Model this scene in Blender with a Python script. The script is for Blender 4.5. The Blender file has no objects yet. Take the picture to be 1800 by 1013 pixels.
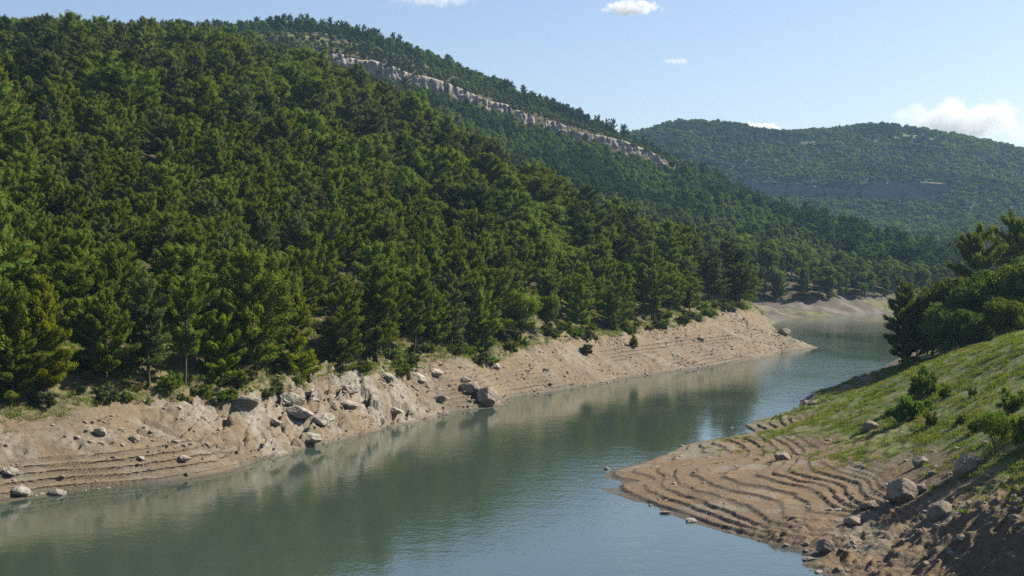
import bpy, math, random
import numpy as np
from mathutils import Vector
C = bpy.context.scene.collection
SC = bpy.context.scene
FPX, HC, Y0 = 2500.0, 30.0, 445.0      # focal length in photo pixels, camera height above the water, horizon row
R_ = math.radians
# ------------------------------------------------------------------ camera, sky, sun, exposure
cd = bpy.data.cameras.new('camera'); cam = bpy.data.objects.new('camera', cd); C.objects.link(cam)
cam.location = (0, 0, HC); cam.rotation_euler = (R_(90), 0, 0)
cd.sensor_width = 36; cd.lens = 36 * FPX / 1800; cd.shift_y = -(506.5 - Y0) / 1800
cd.clip_start = 0.5; cd.clip_end = 30000
SC.camera = cam
SUN_AZ, SUN_EL = R_(66), R_(38)         # azimuth measured from +Y (view direction) towards +X (right)
w = bpy.data.worlds.new('World'); SC.world = w; w.use_nodes = True
nt = w.node_tree; nt.nodes.clear()
sky = nt.nodes.new('ShaderNodeTexSky'); sky.sky_type = 'NISHITA'; sky.sun_disc = False
sky.sun_elevation = SUN_EL; sky.sun_rotation = SUN_AZ; sky.altitude = 500; sky.air_density = 1.0; sky.dust_density = 1.6; sky.ozone_density = 2.4
bg = nt.nodes.new('ShaderNodeBackground'); bg.inputs[1].default_value = 0.072
wo = nt.nodes.new('ShaderNodeOutputWorld')
wb = nt.nodes.new('ShaderNodeMix'); wb.data_type = 'RGBA'; wb.blend_type = 'MULTIPLY'; wb.inputs[0].default_value = 1; wb.inputs[7].default_value = (1.0, .945, .97, 1)   # white balance of the air's colour
nt.links.new(sky.outputs[0], wb.inputs[6]); nt.links.new(wb.outputs[2], bg.inputs[0]); nt.links.new(bg.outputs[0], wo.inputs[0])
sl = bpy.data.lights.new('sun', 'SUN'); sl.energy = 5.0; sl.angle = R_(0.5); sl.color = (1.0, 0.945, 0.81)
so = bpy.data.objects.new('sun', sl); C.objects.link(so)
sd = Vector((math.sin(SUN_AZ) * math.cos(SUN_EL), math.cos(SUN_AZ) * math.cos(SUN_EL), math.sin(SUN_EL)))
so.rotation_euler = (-sd).to_track_quat('-Z', 'Y').to_euler(); so.location = (60, 20, 120)
SC.view_settings.view_transform = 'Standard'; SC.view_settings.look = 'None'
SC.view_settings.gamma = 1; SC.view_settings.use_curve_mapping = False
SC.view_settings.exposure = 1.08
cy = SC.cycles
cy.max_bounces = 6; cy.diffuse_bounces = 2; cy.glossy_bounces = 2; cy.transmission_bounces = 2; cy.volume_bounces = 2
cy.transparent_max_bounces = 8; cy.use_denoising = False; cy.use_fast_gi = False
cy.sample_clamp_indirect = 6.0; cy.caustics_reflective = False; cy.caustics_refractive = False

# ------------------------------------------------------------------ numeric helpers
def _h(ix, iy, s):
    n = (ix.astype(np.int64) * 374761393 + iy.astype(np.int64) * 668265263 + s * 1274126177) & 0xFFFFFFFF
    n = ((n ^ (n >> 13)) * 1274126177) & 0xFFFFFFFF
    return ((n ^ (n >> 16)) & 0xFFFF) / 65535.0
def vnoise(x, y, s=0):
    ix = np.floor(x); iy = np.floor(y); fx = x - ix; fy = y - iy
    ux = fx * fx * fx * (fx * (fx * 6 - 15) + 10); uy = fy * fy * fy * (fy * (fy * 6 - 15) + 10)
    a = _h(ix, iy, s); b = _h(ix + 1, iy, s); c = _h(ix, iy + 1, s); d = _h(ix + 1, iy + 1, s)
    return (a + (b - a) * ux) * (1 - uy) + (c + (d - c) * ux) * uy
def fbm(x, y, s=0, o=4, g=0.5):
    t = 0; a = 1.0; n = 0
    for i in range(o):
        t = t + a * (vnoise(x, y, s + i * 17) * 2 - 1); n += a; a *= g; x, y = x * 1.97 * .8 - y * 1.97 * .6 + 3.1, x * 1.97 * .6 + y * 1.97 * .8 + 7.7
    return t / n
def ridged(x, y, s=0, o=4):
    t = 0; a = 1.0; n = 0
    for i in range(o):
        t = t + a * (1 - np.abs(vnoise(x, y, s + i * 31) * 2 - 1)) ** 2; n += a; a *= .5; x, y = x * 1.66 - y * 1.2 + 3.1, x * 1.2 + y * 1.66 + 7.7
    return t / n
def worley(x, y, s=0):
    """two nearest cell distances and a random value of the nearest cell"""
    ix = np.floor(x); iy = np.floor(y); f1 = np.full(x.shape, 9.0); f2 = np.full(x.shape, 9.0); v = np.zeros(x.shape); qx = np.zeros(x.shape); qy = np.zeros(x.shape)
    for i in (-1, 0, 1):
        for j in (-1, 0, 1):
            cx = ix + i + _h(ix + i, iy + j, s); cyy = iy + j + _h(ix + i, iy + j, s + 7); dx = x - cx; dy = y - cyy; d = np.hypot(dx, dy); m = d < f1
            f2 = np.where(m, f1, np.minimum(f2, d)); v = np.where(m, _h(ix + i, iy + j, s + 13), v); qx = np.where(m, dx, qx); qy = np.where(m, dy, qy); f1 = np.where(m, d, f1)
    return f1, f2, v, qx, qy
def sstep(a, b, x):
    t = np.clip((x - a) / (b - a), 0, 1); return t * t * (3 - 2 * t)
def P(px, py, d):                       # a spot in the place: seen at (px, py), d metres off
    return ((px - 900) * d / FPX, d, HC - (py - Y0) * d / FPX)
def W(px, py):                          # a spot on the water's surface
    return P(px, py, FPX * HC / (py - Y0))
class TPS:
    def __init__(s, pts, lam=1e-4, sc=100.0):
        p = np.array(pts, float); s.c = p[:, :2] / sc; s.sc = sc; n = len(p)
        K = s.k(s.c, s.c) + lam * np.eye(n); A = np.zeros((n + 3, n + 3)); A[:n, :n] = K
        Q = np.hstack([np.ones((n, 1)), s.c]); A[:n, n:] = Q; A[n:, :n] = Q.T
        s.w = np.linalg.solve(A, np.concatenate([p[:, 2], [0, 0, 0]]))
    def k(s, a, b):
        r2 = ((a[:, None, :] - b[None, :, :]) ** 2).sum(-1); return 0.5 * r2 * np.log(r2 + 1e-12)
    def __call__(s, x, y):
        x = np.asarray(x, float); sh = x.shape; q = np.stack([x.ravel(), np.asarray(y, float).ravel()], 1) / s.sc
        out = np.empty(len(q))
        for i in range(0, len(q), 40000):
            b = q[i:i + 40000]; out[i:i + 40000] = s.k(b, s.c) @ s.w[:-3] + s.w[-3] + b @ s.w[-2:]
        return out.reshape(sh)
def polydist(x, y, pl):
    """signed distance to a polyline (positive = left of its direction) and position along it (0..1)"""
    x = np.asarray(x, float); y = np.asarray(y, float); best = np.full(x.shape, 1e18); sg = np.zeros(x.shape); par = np.zeros(x.shape)
    n = len(pl) - 1
    for i in range(n):
        ax, ay = pl[i][:2]; bx, by = pl[i + 1][:2]; dx, dy = bx - ax, by - ay; L2 = dx * dx + dy * dy
        t = np.clip(((x - ax) * dx + (y - ay) * dy) / L2, 0, 1); ex = x - ax - t * dx; ey = y - ay - t * dy
        d2 = ex * ex + ey * ey; m = d2 < best
        best = np.where(m, d2, best); sg = np.where(m, np.sign(dx * ey - dy * ex), sg); par = np.where(m, (i + t) / n, par)
    return np.sqrt(best) * sg, par

# ------------------------------------------------------------------ the lie of the land
SHORE_L = [(0, 885), (100, 868), (200, 858), (300, 850), (400, 835), (470, 810), (560, 783), (640, 765), (720, 745), (800, 725), (900, 700), (1000, 683), (1100, 665), (1200, 652), (1300, 635), (1380, 618), (1408, 607)]
shoreL = [(-130, 120, 0), (-95, 145, 0)] + [W(*p) for p in SHORE_L] + [(90, 490, 0), (92, 540, 0), (100, 590, 0), (118, 630, 0)] + [W(1440, 558), W(1500, 554), W(1560, 550), (230, 745, 0), (290, 775, 0), (380, 800, 0), (520, 830, 0)]
DIR = np.array([0.467, 0.884]); ORG = np.array([-61.0, 170.0])
def st(x, y):
    dx = x - ORG[0]; dy = y - ORG[1]; return dx * DIR[0] + dy * DIR[1], -(dx * DIR[1] - dy * DIR[0])
LINE = [(-150, 745, 180), (0, 735, 186), (100, 715, 193), (200, 700, 201), (300, 700, 208), (400, 690, 218), (480, 680, 228), (560, 665, 242), (640, 650, 257), (720, 640, 274), (800, 622, 290), (900, 608, 318), (1000, 590, 345), (1100, 583, 378), (1200, 565, 408), (1250, 548, 440), (1340, 552, 480)]
lineL = [P(*p) for p in LINE]
HILL = [(-500, 50, 560), (-500, 300, 330), (-250, 110, 600), (-250, 300, 330), (0, 116, 600), (40, 136, 520), (0, 290, 355), (0, 520, 245), (200, 118, 650), (200, 200, 470), (200, 350, 325), (200, 540, 245), (400, 132, 650), (400, 230, 450), (400, 400, 320), (400, 560, 258),
        (600, 190, 640), (600, 300, 480), (600, 440, 350), (600, 580, 275), (800, 288, 600), (800, 400, 440), (800, 520, 340), (950, 392, 560), (950, 480, 430), (1100, 458, 540), (1100, 520, 450), (1200, 498, 520), (1270, 530, 500),
        (0, 106, 750), (200, 106, 800), (400, 116, 780), (600, 180, 760), (800, 290, 720), (950, 398, 660), (1100, 470, 620), (1200, 510, 600), (1300, 540, 600),
        (0, 104, 1000), (200, 98, 1050), (400, 95, 1100), (520, 118, 1150), (600, 148, 1050), (700, 200, 1000), (800, 262, 950), (900, 320, 900), (1000, 378, 820), (1100, 430, 780), (1200, 452, 740), (1300, 478, 720),
        (400, 64, 1350), (520, 53, 1340), (600, 68, 1335), (700, 100, 1330), (850, 158, 1340), (1000, 212, 1350), (1100, 248, 1350), (1170, 280, 1340), (1250, 338, 1230), (1350, 382, 1080), (1500, 433, 960), (1600, 464, 900), (1680, 490, 870), (1800, 520, 900),
        (700, 165, 1150), (850, 230, 1130), (1000, 300, 1100), (1100, 350, 1020), (1200, 390, 980), (1300, 430, 900), (1400, 470, 820), (1500, 490, 820),
        (1340, 527, 690), (1400, 524, 696), (1450, 522, 706), (1560, 516, 750), (1680, 520, 790), (1800, 522, 820), (200, 90, 1500), (0, 100, 1500), (-500, 60, 1000), (-500, 60, 1500),
        (400, 90, 1800), (700, 140, 1800), (1000, 250, 1700), (1200, 330, 1600), (1400, 410, 1400), (1600, 470, 1200), (1900, 500, 1200), (0, 90, 1900), (-500, 60, 1900)]
under = []
for (x, y, z) in shoreL: under.append((x + 14 if y < 480 else x + 4, y - 6 if y < 480 else y - 16, -3.5))
TL = TPS([p for p in shoreL] + lineL + [P(*p) for p in HILL] + under)
cliff2 = [P(540, 100, 1230), P(600, 116, 1236), P(640, 110, 1240), P(700, 124, 1246), P(800, 155, 1260), P(900, 188, 1275), P(1000, 220, 1290), P(1100, 255, 1305), P(1180, 285, 1316)]
def gL0(x, y):
    x = np.asarray(x, float); y = np.asarray(y, float); z = TL(x, y)
    d, par = polydist(x, y, cliff2)                       # positive = beyond the cliff line
    h = 16 * sstep(0, .08, par) * sstep(1.0, .93, par)
    z = z - h * np.exp(-np.maximum(-d, 0) / 130.0) * (d < 0) * (d > -600) * (y > 700)
    s, t = st(x, y); z = z + 8 * fbm(s / 42 + 3, t / 100, 28, 3) * sstep(30, 90, t) * (1 - .6 * sstep(480, 620, y)) * sstep(900, 650, y)
    far = sstep(760, 980, y)
    return z + far * 2.5 * fbm(x / 70, y / 70, 5, 4)
SHORE_R = [(29.5, 132), (28, 138)] + [W(1420, 985)[:2], W(1330, 950)[:2], W(1215, 918)[:2], W(1130, 888)[:2], W(1060, 862)[:2], W(1042, 848)[:2], W(1065, 830)[:2], W(1130, 808)[:2], W(1200, 783)[:2], W(1300, 747)[:2], W(1400, 723)[:2], (69, 310), (90, 352), (108, 392), (126, 440), (156, 520), (195, 600), (265, 690), (380, 740), (520, 760)]
shoreR = [(-80, 60, 0), (-40, 62, 0), (5, 68, 0), (24, 85, 0), (30, 108, 0)] + [(a, b, 0) for a, b in SHORE_R]
RP = [(1800, 1013, 118), (1680, 1013, 125), (1800, 900, 126), (1655, 912, 138), (1585, 882, 150), (1700, 830, 150), (1800, 830, 140), (1800, 760, 150), (1620, 740, 186), (1527, 757, 196), (1400, 745, 236), (1400, 800, 192), (1300, 800, 201), (1250, 850, 176), (1400, 850, 170), (1400, 920, 150), (1500, 850, 165), (1500, 930, 148), (1560, 960, 138),
      (1600, 652, 230), (1700, 632, 216), (1800, 610, 202), (1900, 590, 195), (1800, 690, 176), (1700, 706, 186), (1700, 668, 202), (1620, 692, 206), (1500, 700, 240), (1200, 830, 186), (1130, 845, 186),
      (1580, 642, 300), (1640, 630, 300), (1700, 615, 300), (1800, 590, 300), (1600, 622, 350), (1700, 600, 350), (1800, 560, 360), (1700, 590, 420), (1850, 560, 450), (1850, 520, 600), (2100, 500, 650), (2000, 470, 400), (2200, 500, 250), (2300, 600, 160)]
RX = [(0, 0, 27.5), (30, 0, 27), (-40, 0, 26), (0, 25, 19.5), (30, 30, 18), (-40, 30, 15), (0, 48, 7.5), (40, 60, 8), (60, 40, 20), (50, 85, 8), (70, 100, 15), (90, 60, 24), (100, 130, 22), (-80, 20, 14), (0, -60, 36), (100, -60, 40), (-100, -60, 30)]
RU = [(10, 125, -4), (5, 150, -4), (0, 170, -4), (-3, 186, -4), (5, 205, -4), (18, 230, -4), (32, 260, -4), (45, 290, -4), (60, 320, -5), (80, 365, -5), (98, 410, -5), (112, 455, -5), (140, 535, -5), (180, 620, -5), (250, 710, -5), (0, 85, -4), (-40, 78, -4), (18, 105, -4), (380, 760, -5)]
TR = TPS(shoreR + [P(*p) for p in RP] + RX + RU)
def gR0(x, y): return TR(x, y)
farc = [P(1230, 330, 2190), P(1290, 320, 2175), P(1350, 318, 2160), P(1450, 322, 2130), P(1550, 326, 2105), P(1640, 326, 2080), P(1700, 330, 2065)]
FP = [(x, y, 2500 + 40 * math.sin(x)) for x, y in [(500, 300), (700, 285), (900, 270), (1000, 255), (1100, 243), (1150, 230), (1200, 221), (1290, 227), (1390, 245), (1480, 232), (1550, 227), (1640, 233), (1750, 258), (1800, 270), (1900, 300), (2100, 330), (2400, 300)]]
FP += [(1100, 285, 2300), (1200, 270, 2300), (1350, 275, 2320), (1500, 270, 2320), (1650, 272, 2320), (1800, 300, 2300), (1200, 325, 2200), (1350, 318, 2170), (1500, 322, 2125), (1640, 325, 2090), (1800, 338, 2070), (1950, 350, 2100), (1000, 330, 2100), (800, 340, 2100), (500, 350, 2100),
       (1200, 365, 1950), (1350, 372, 1950), (1500, 375, 1950), (1650, 375, 1930), (1800, 385, 1900), (2000, 390, 1900), (900, 380, 1900), (1300, 405, 1700), (1500, 412, 1700), (1680, 412, 1650), (1800, 405, 1600), (2000, 405, 1600), (1400, 440, 1400), (1600, 440, 1400), (1800, 432, 1350), (2000, 430, 1300), (1600, 460, 1250), (1800, 462, 1200), (2000, 450, 1100),
       (700, 300, 3100), (1100, 290, 3100), (1500, 285, 3100), (1900, 320, 3100), (2400, 320, 3100), (700, 400, 3900), (1500, 400, 3900), (2400, 400, 3900)]
TF = TPS([P(*p) for p in FP], sc=300.0)
def gF0(x, y):
    x = np.asarray(x, float); y = np.asarray(y, float); z = TF(x, y)
    d, par = polydist(x, y, farc); h = 26 * sstep(0, .1, par) * sstep(1.0, .85, par)
    z = z - h * np.exp(-np.maximum(-d, 0) / 260.0) * (d < 0) * (d > -1200)
    return z + 7 * fbm(x / 190, y / 190, 9, 5)

# fine relief of the bare banks: erosion ledges that follow the old water levels, ribs, hollows
def terrace(z, h, q0, k=.28):
    q = z / h + q0; f = q - np.floor(q); return h * (np.floor(q) + sstep(1 - k, 1.0, f) * .92 + f * .08 - q0)
tlx = np.array([st(p[0], p[1])[0] for p in lineL]); tlt = np.array([st(p[0], p[1])[1] for p in lineL])
def tline(s): return np.interp(s, tlx, tlt)
LIP = {}
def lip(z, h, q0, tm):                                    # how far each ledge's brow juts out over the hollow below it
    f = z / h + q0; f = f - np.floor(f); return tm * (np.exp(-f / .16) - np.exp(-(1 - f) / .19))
def outcrop(s, t):                                        # the limestone stretch of the left bank
    return sstep(28, 46, s) * sstep(118, 92, s)
def gL(x, y):
    x = np.asarray(x, float); y = np.asarray(y, float)
    z = gL0(x, y); s, t = st(x, y); m = sstep(-14, -4, t) * sstep(380, 300, s)
    n1 = fbm(x / 9, y / 9, 21, 4)
    z = z + m * sstep(-.5, 2, z) * n1 * .55
    ql = .35 * fbm(x / 22, y / 22, 22, 3) + .05 * fbm(x / 2, y / 2, 23, 2); zl = z; zt = terrace(z, .74, ql, .3)
    tm = m * np.clip(sstep(50, 34, s) * sstep(4.6, 3.2, z) + sstep(90, 120, s) * sstep(8.0, 5.5, z) * (.30 + .65 * sstep(-.3, .3, fbm(s / 30, t / 5, 3, 3))), 0, 1) * sstep(-.3, .3, z)
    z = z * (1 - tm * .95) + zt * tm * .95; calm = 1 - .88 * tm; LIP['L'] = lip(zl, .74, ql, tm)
    oc = outcrop(s, t) * m
    zo = z; zq = .9 * fbm(x / 9, y / 9, 47, 3) + .12 * s / 3; z = z * (1 - .8 * oc) + .8 * oc * terrace(z, 1.15, zq, .35)
    wx = s + 1.2 * fbm(x / 4, y / 4, 41, 3); wy = t + 1.0 * fbm(x / 4, y / 4, 42, 3)          # blocks and slabs of limestone
    f1, f2, v, qx, qy = worley(wx / 5.5, wy / 2.3, 44); g1, g2, v2, rx, ry = worley(wx / 1.7, wy / 1.0, 45)
    blk = (v - .35) * 2.0 + (v * 7 % 1 - .5) * 1.6 * qx + qy * .9 - .9 * sstep(.14, 0, f2 - f1) + .5 * (v2 - .5) + .25 * rx - .35 * sstep(.16, 0, g2 - g1)
    z = z + oc * sstep(-.6, 1.5, z) * blk * 1.0 * sstep(-2, 1.5, tline(s) + 3 - t)
    rg = ridged(s / 3.2, t / 1.4, 61, 4)
    z = z + m * sstep(-.2, 1.0, z) * (rg - .45) * calm * (.4 + .6 * sstep(50, 100, s))
    hol = sstep(.62, .85, vnoise(x / 1.1, y / 1.1, 71)) * sstep(.45, .6, vnoise(x / 7, y / 7, 72))
    z = z - m * hol * .45 * calm * sstep(.3, 1, z)
    return z + m * .06 * fbm(x / .7, y / .7, 81, 2)
def grassR(x, y, z):
    return np.clip(sstep(2.2, 9.5, z + (y - 170) * .055 + 2.4 * fbm(x / 7, y / 7, 91, 5)), 0, 1)
def gR(x, y):
    x = np.asarray(x, float); y = np.asarray(y, float); z = gR0(x, y)
    near = sstep(500, 380, y) * sstep(-1.5, 0, z)
    z0 = z
    z = z + near * .35 * fbm(x / 11, y / 11, 33, 4) * sstep(-.2, 1, z)
    q0 = .5 * fbm(x / 26, y / 26, 34, 3) + .06 * fbm(x / 2.2, y / 2.2, 35, 3)
    q0 = q0 + .55 * vnoise(z * 1.7, z * 0 + 4, 48); zt = terrace(z, .34, q0, .2); zl = z
    tm = near * sstep(-.2, .15, z) * sstep(5.0, 2.6, z + (y - 170) * .02) * sstep(138, 150, y + .35 * (x - 30)) 
    tm = tm * (.55 + .45 * sstep(.25, .5, vnoise(x / 6, y / 6, 46)))
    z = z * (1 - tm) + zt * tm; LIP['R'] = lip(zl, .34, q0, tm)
    zt2 = terrace(z, .8, 1.2 * fbm(x / 9, y / 9, 36, 3), .45)
    t2 = near * sstep(3, 4.5, z) * sstep(11, 8, z) * .45 * sstep(.35, .6, vnoise(x / 12, y / 12, 37))
    z = z * (1 - t2) + zt2 * t2
    rough = near * sstep(158, 140, y + .2 * (x - 30)) * sstep(-.1, .4, z0)           # broken ground at the near corner
    a = x * .75 + y * .66; b = -x * .66 + y * .75
    z = z + rough * ((ridged(a / 4.2, b / 2.0, 38, 5) - .45) * 1.35 + .45 * fbm(x / 1.3, y / 1.3, 39, 3))
    z = z + near * sstep(0, .5, z0) * ((.10 - .05 * tm) * fbm(x / 1.6, y / 1.6, 40, 3) + .05 * fbm(x / .5, y / .5, 43, 2))
    bank = near * sstep(235, 262, y) * sstep(0, .5, z0) * sstep(7, 5, z0)             # rocky shaded bank under the trees
    z = z + bank * (ridged(x / 5, y / 5, 44, 4) - .45) * 1.6
    return z

# ------------------------------------------------------------------ mesh and material helpers
def tag(o, label=None, cat=None, group=None, kind=None):
    if label: o['label'] = label
    if cat: o['category'] = cat
    if group: o['group'] = group
    if kind: o['kind'] = kind
    return o
def link(o, parent=None):
    C.objects.link(o)
    if parent: o.parent = parent
    return o
def mesh_np(name, V, F, mat=None, attrs=None, smooth=False, mats=None, midx=None):
    """V (n,3), F (m,3) or (m,4)"""
    me = bpy.data.meshes.new(name); V = np.asarray(V, np.float32); F = np.asarray(F, np.int32); k = F.shape[1]
    me.vertices.add(len(V)); me.vertices.foreach_set('co', V.ravel())
    me.loops.add(F.size); me.loops.foreach_set('vertex_index', F.ravel())
    me.polygons.add(len(F)); me.polygons.foreach_set('loop_start', np.arange(0, F.size, k, dtype=np.int32))
    if smooth: me.polygons.foreach_set('use_smooth', np.ones(len(F), bool))
    else: me.polygons.foreach_set('use_smooth', np.zeros(len(F), bool))
    for m in (mats or [mat]):
        if m: me.materials.append(m)
    if midx is not None: me.polygons.foreach_set('material_index', np.asarray(midx, np.int32))
    for an, av in (attrs or {}).items():
        a = me.attributes.new(an, 'FLOAT', 'POINT'); a.data.foreach_set('value', np.asarray(av, np.float32).ravel())
    me.update(calc_edges=True); me.validate(); return me
def grid(name, X, Y, Z, mat, attrs=None, parent=None, keep=None):
    n, m = X.shape; idx = np.arange(n * m).reshape(n, m)
    F = np.stack([idx[:-1, :-1], idx[1:, :-1], idx[1:, 1:], idx[:-1, 1:]], -1).reshape(-1, 4)
    V = np.stack([X, Y, Z], -1).reshape(-1, 3)
    if keep is not None:
        k = keep.ravel(); F = F[k[F].all(1)]; used = np.zeros(len(V), bool); used[F.ravel()] = True
        mp = np.cumsum(used) - 1; V = V[used]; F = mp[F]
        attrs = {a: np.ravel(v)[used] for a, v in (attrs or {}).items()}
    me = mesh_np(name, V, F, mat, attrs, True)
    # face up
    a, b, c = V[F[0][0]], V[F[0][1]], V[F[0][2]]
    if np.cross(b - a, c - a)[2] < 0: me.flip_normals()
    return link(bpy.data.objects.new(name, me), parent)
class NT:
    def __init__(s, name):
        s.m = bpy.data.materials.new(name); s.m.use_nodes = True; s.t = s.m.node_tree; s.t.nodes.clear(); s.out = s.n('ShaderNodeOutputMaterial')
    def n(s, typ, **kw):
        x = s.t.nodes.new(typ)
        for k, v in kw.items(): setattr(x, k, v)
        return x
    def l(s, a, b): s.t.links.new(a, b)
    def val(s, x, sock):
        if isinstance(x, (int, float)): sock.default_value = x
        elif isinstance(x, tuple): sock.default_value = x if len(x) == 4 or len(sock.default_value) == 3 else (*x, 1)
        else: s.l(x, sock)
    def math(s, op, a, b=0.0, clamp=False):
        x = s.n('ShaderNodeMath', operation=op, use_clamp=clamp); s.val(a, x.inputs[0]); s.val(b, x.inputs[1]); return x.outputs[0]
    def mix(s, f, a, b, mode='MIX'):
        x = s.n('ShaderNodeMix', data_type='RGBA', blend_type=mode); s.val(f, x.inputs[0]); s.val(a, x.inputs[6]); s.val(b, x.inputs[7]); return x.outputs[2]
    def noise(s, scale, detail=4, rough=.55, vec=None, dist=0):
        x = s.n('ShaderNodeTexNoise'); x.inputs['Scale'].default_value = scale; x.inputs['Detail'].default_value = detail; x.inputs['Roughness'].default_value = rough; x.inputs['Distortion'].default_value = dist
        if vec is not None: s.l(vec, x.inputs['Vector'])
        return x.outputs[0]
    def ramp(s, v, a, b):
        x = s.n('ShaderNodeMapRange', interpolation_type='SMOOTHSTEP'); s.val(v, x.inputs[0]); x.inputs[1].default_value = a; x.inputs[2].default_value = b; return x.outputs[0]
    def pos(s, sc=(1, 1, 1)):
        g = s.n('ShaderNodeNewGeometry'); mp = s.n('ShaderNodeMapping'); mp.inputs['Scale'].default_value = sc; s.l(g.outputs['Position'], mp.inputs[0]); return mp.outputs[0]
    def objco(s, sc=(1, 1, 1)):
        g = s.n('ShaderNodeTexCoord'); mp = s.n('ShaderNodeMapping'); mp.inputs['Scale'].default_value = sc; s.l(g.outputs['Object'], mp.inputs[0]); return mp.outputs[0]
    def attr(s, name):
        x = s.n('ShaderNodeAttribute', attribute_name=name); return x.outputs['Fac']
    def bump(s, h, strength, dist=.1):
        x = s.n('ShaderNodeBump'); x.inputs['Strength'].default_value = strength; x.inputs['Distance'].default_value = dist; s.l(h, x.inputs['Height']); return x.outputs[0]
    def bsdf(s, col, rough=.9, spec=.2, normal=None):
        x = s.n('ShaderNodeBsdfPrincipled'); s.val(col, x.inputs['Base Color']); s.val(rough, x.inputs['Roughness']); x.inputs['Specular IOR Level'].default_value = spec
        if normal is not None: s.l(normal, x.inputs['Normal'])
        return x.outputs[0]
    def done(s, sh, sock='Surface'): s.l(sh, s.out.inputs[sock]); return s.m

def leaf_mat(name, dark, light, trans=.35, var=.5, rough=.55):
    s = NT(name); oi = s.n('ShaderNodeObjectInfo'); t = s.attr('tint')
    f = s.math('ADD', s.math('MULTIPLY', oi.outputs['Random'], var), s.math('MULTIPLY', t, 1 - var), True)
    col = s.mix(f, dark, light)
    r2 = s.n('ShaderNodeTexWhiteNoise', noise_dimensions='1D'); s.l(oi.outputs['Random'], r2.inputs['W'])
    hs = s.n('ShaderNodeHueSaturation'); s.l(col, hs.inputs['Color'])
    s.l(s.math('ADD', s.math('MULTIPLY', r2.outputs[0], .04), .488), hs.inputs['Hue']); s.l(s.math('ADD', s.math('MULTIPLY', r2.outputs[0], .5), .75), hs.inputs['Value'])
    c = hs.outputs[0]
    d = s.n('ShaderNodeBsdfDiffuse'); s.l(c, d.inputs[0]); tr = s.n('ShaderNodeBsdfTranslucent')
    tc = s.mix(.5, c, (light[0] * 1.3, light[1] * 1.2, light[2] * .5, 1)); s.l(tc, tr.inputs[0])
    mx = s.n('ShaderNodeMixShader'); mx.inputs[0].default_value = trans; s.l(d.outputs[0], mx.inputs[1]); s.l(tr.outputs[0], mx.inputs[2])
    return s.done(mx.outputs[0])
def bark_mat(name, a, b):
    s = NT(name); n = s.noise(3, 5, .6, s.objco((6, 6, 1))); return s.done(s.bsdf(s.mix(n, a, b), .9, .1, s.bump(n, .6, .04)))
M = {}
M['pine'] = leaf_mat('pine needles', (.068, .094, .014), (.152, .188, .026), .4)
M['pine_bright'] = leaf_mat('yellow-green pine needles', (.13, .17, .010), (.20, .24, .015), .45)  # lighter trees whose needles are yellow-green by nature
M['pine_grey'] = leaf_mat('greyish pine needles', (.065, .082, .026), (.13, .15, .048), .35)
M['broad'] = leaf_mat('broadleaf foliage', (.064, .096, .014), (.148, .188, .026), .4)
M['far'] = leaf_mat('distant foliage', (.050, .086, .016), (.13, .17, .03), .4)
M['pine_olive'] = leaf_mat('olive green foliage', (.080, .115, .016), (.145, .182, .028), .4)
M['far_dark'] = leaf_mat('distant dark foliage', (.026, .050, .014), (.066, .095, .024), .35)
M['bush'] = leaf_mat('bush foliage', (.06, .11, .015), (.14, .21, .03), .4)
M['dry'] = leaf_mat('dry scrub foliage', (.055, .065, .026), (.115, .115, .05), .25)
M['bark'] = bark_mat('pine bark', (.045, .034, .026), (.11, .085, .065))
M['barkpale'] = bark_mat('pale bark', (.10, .085, .07), (.2, .175, .145))

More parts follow.
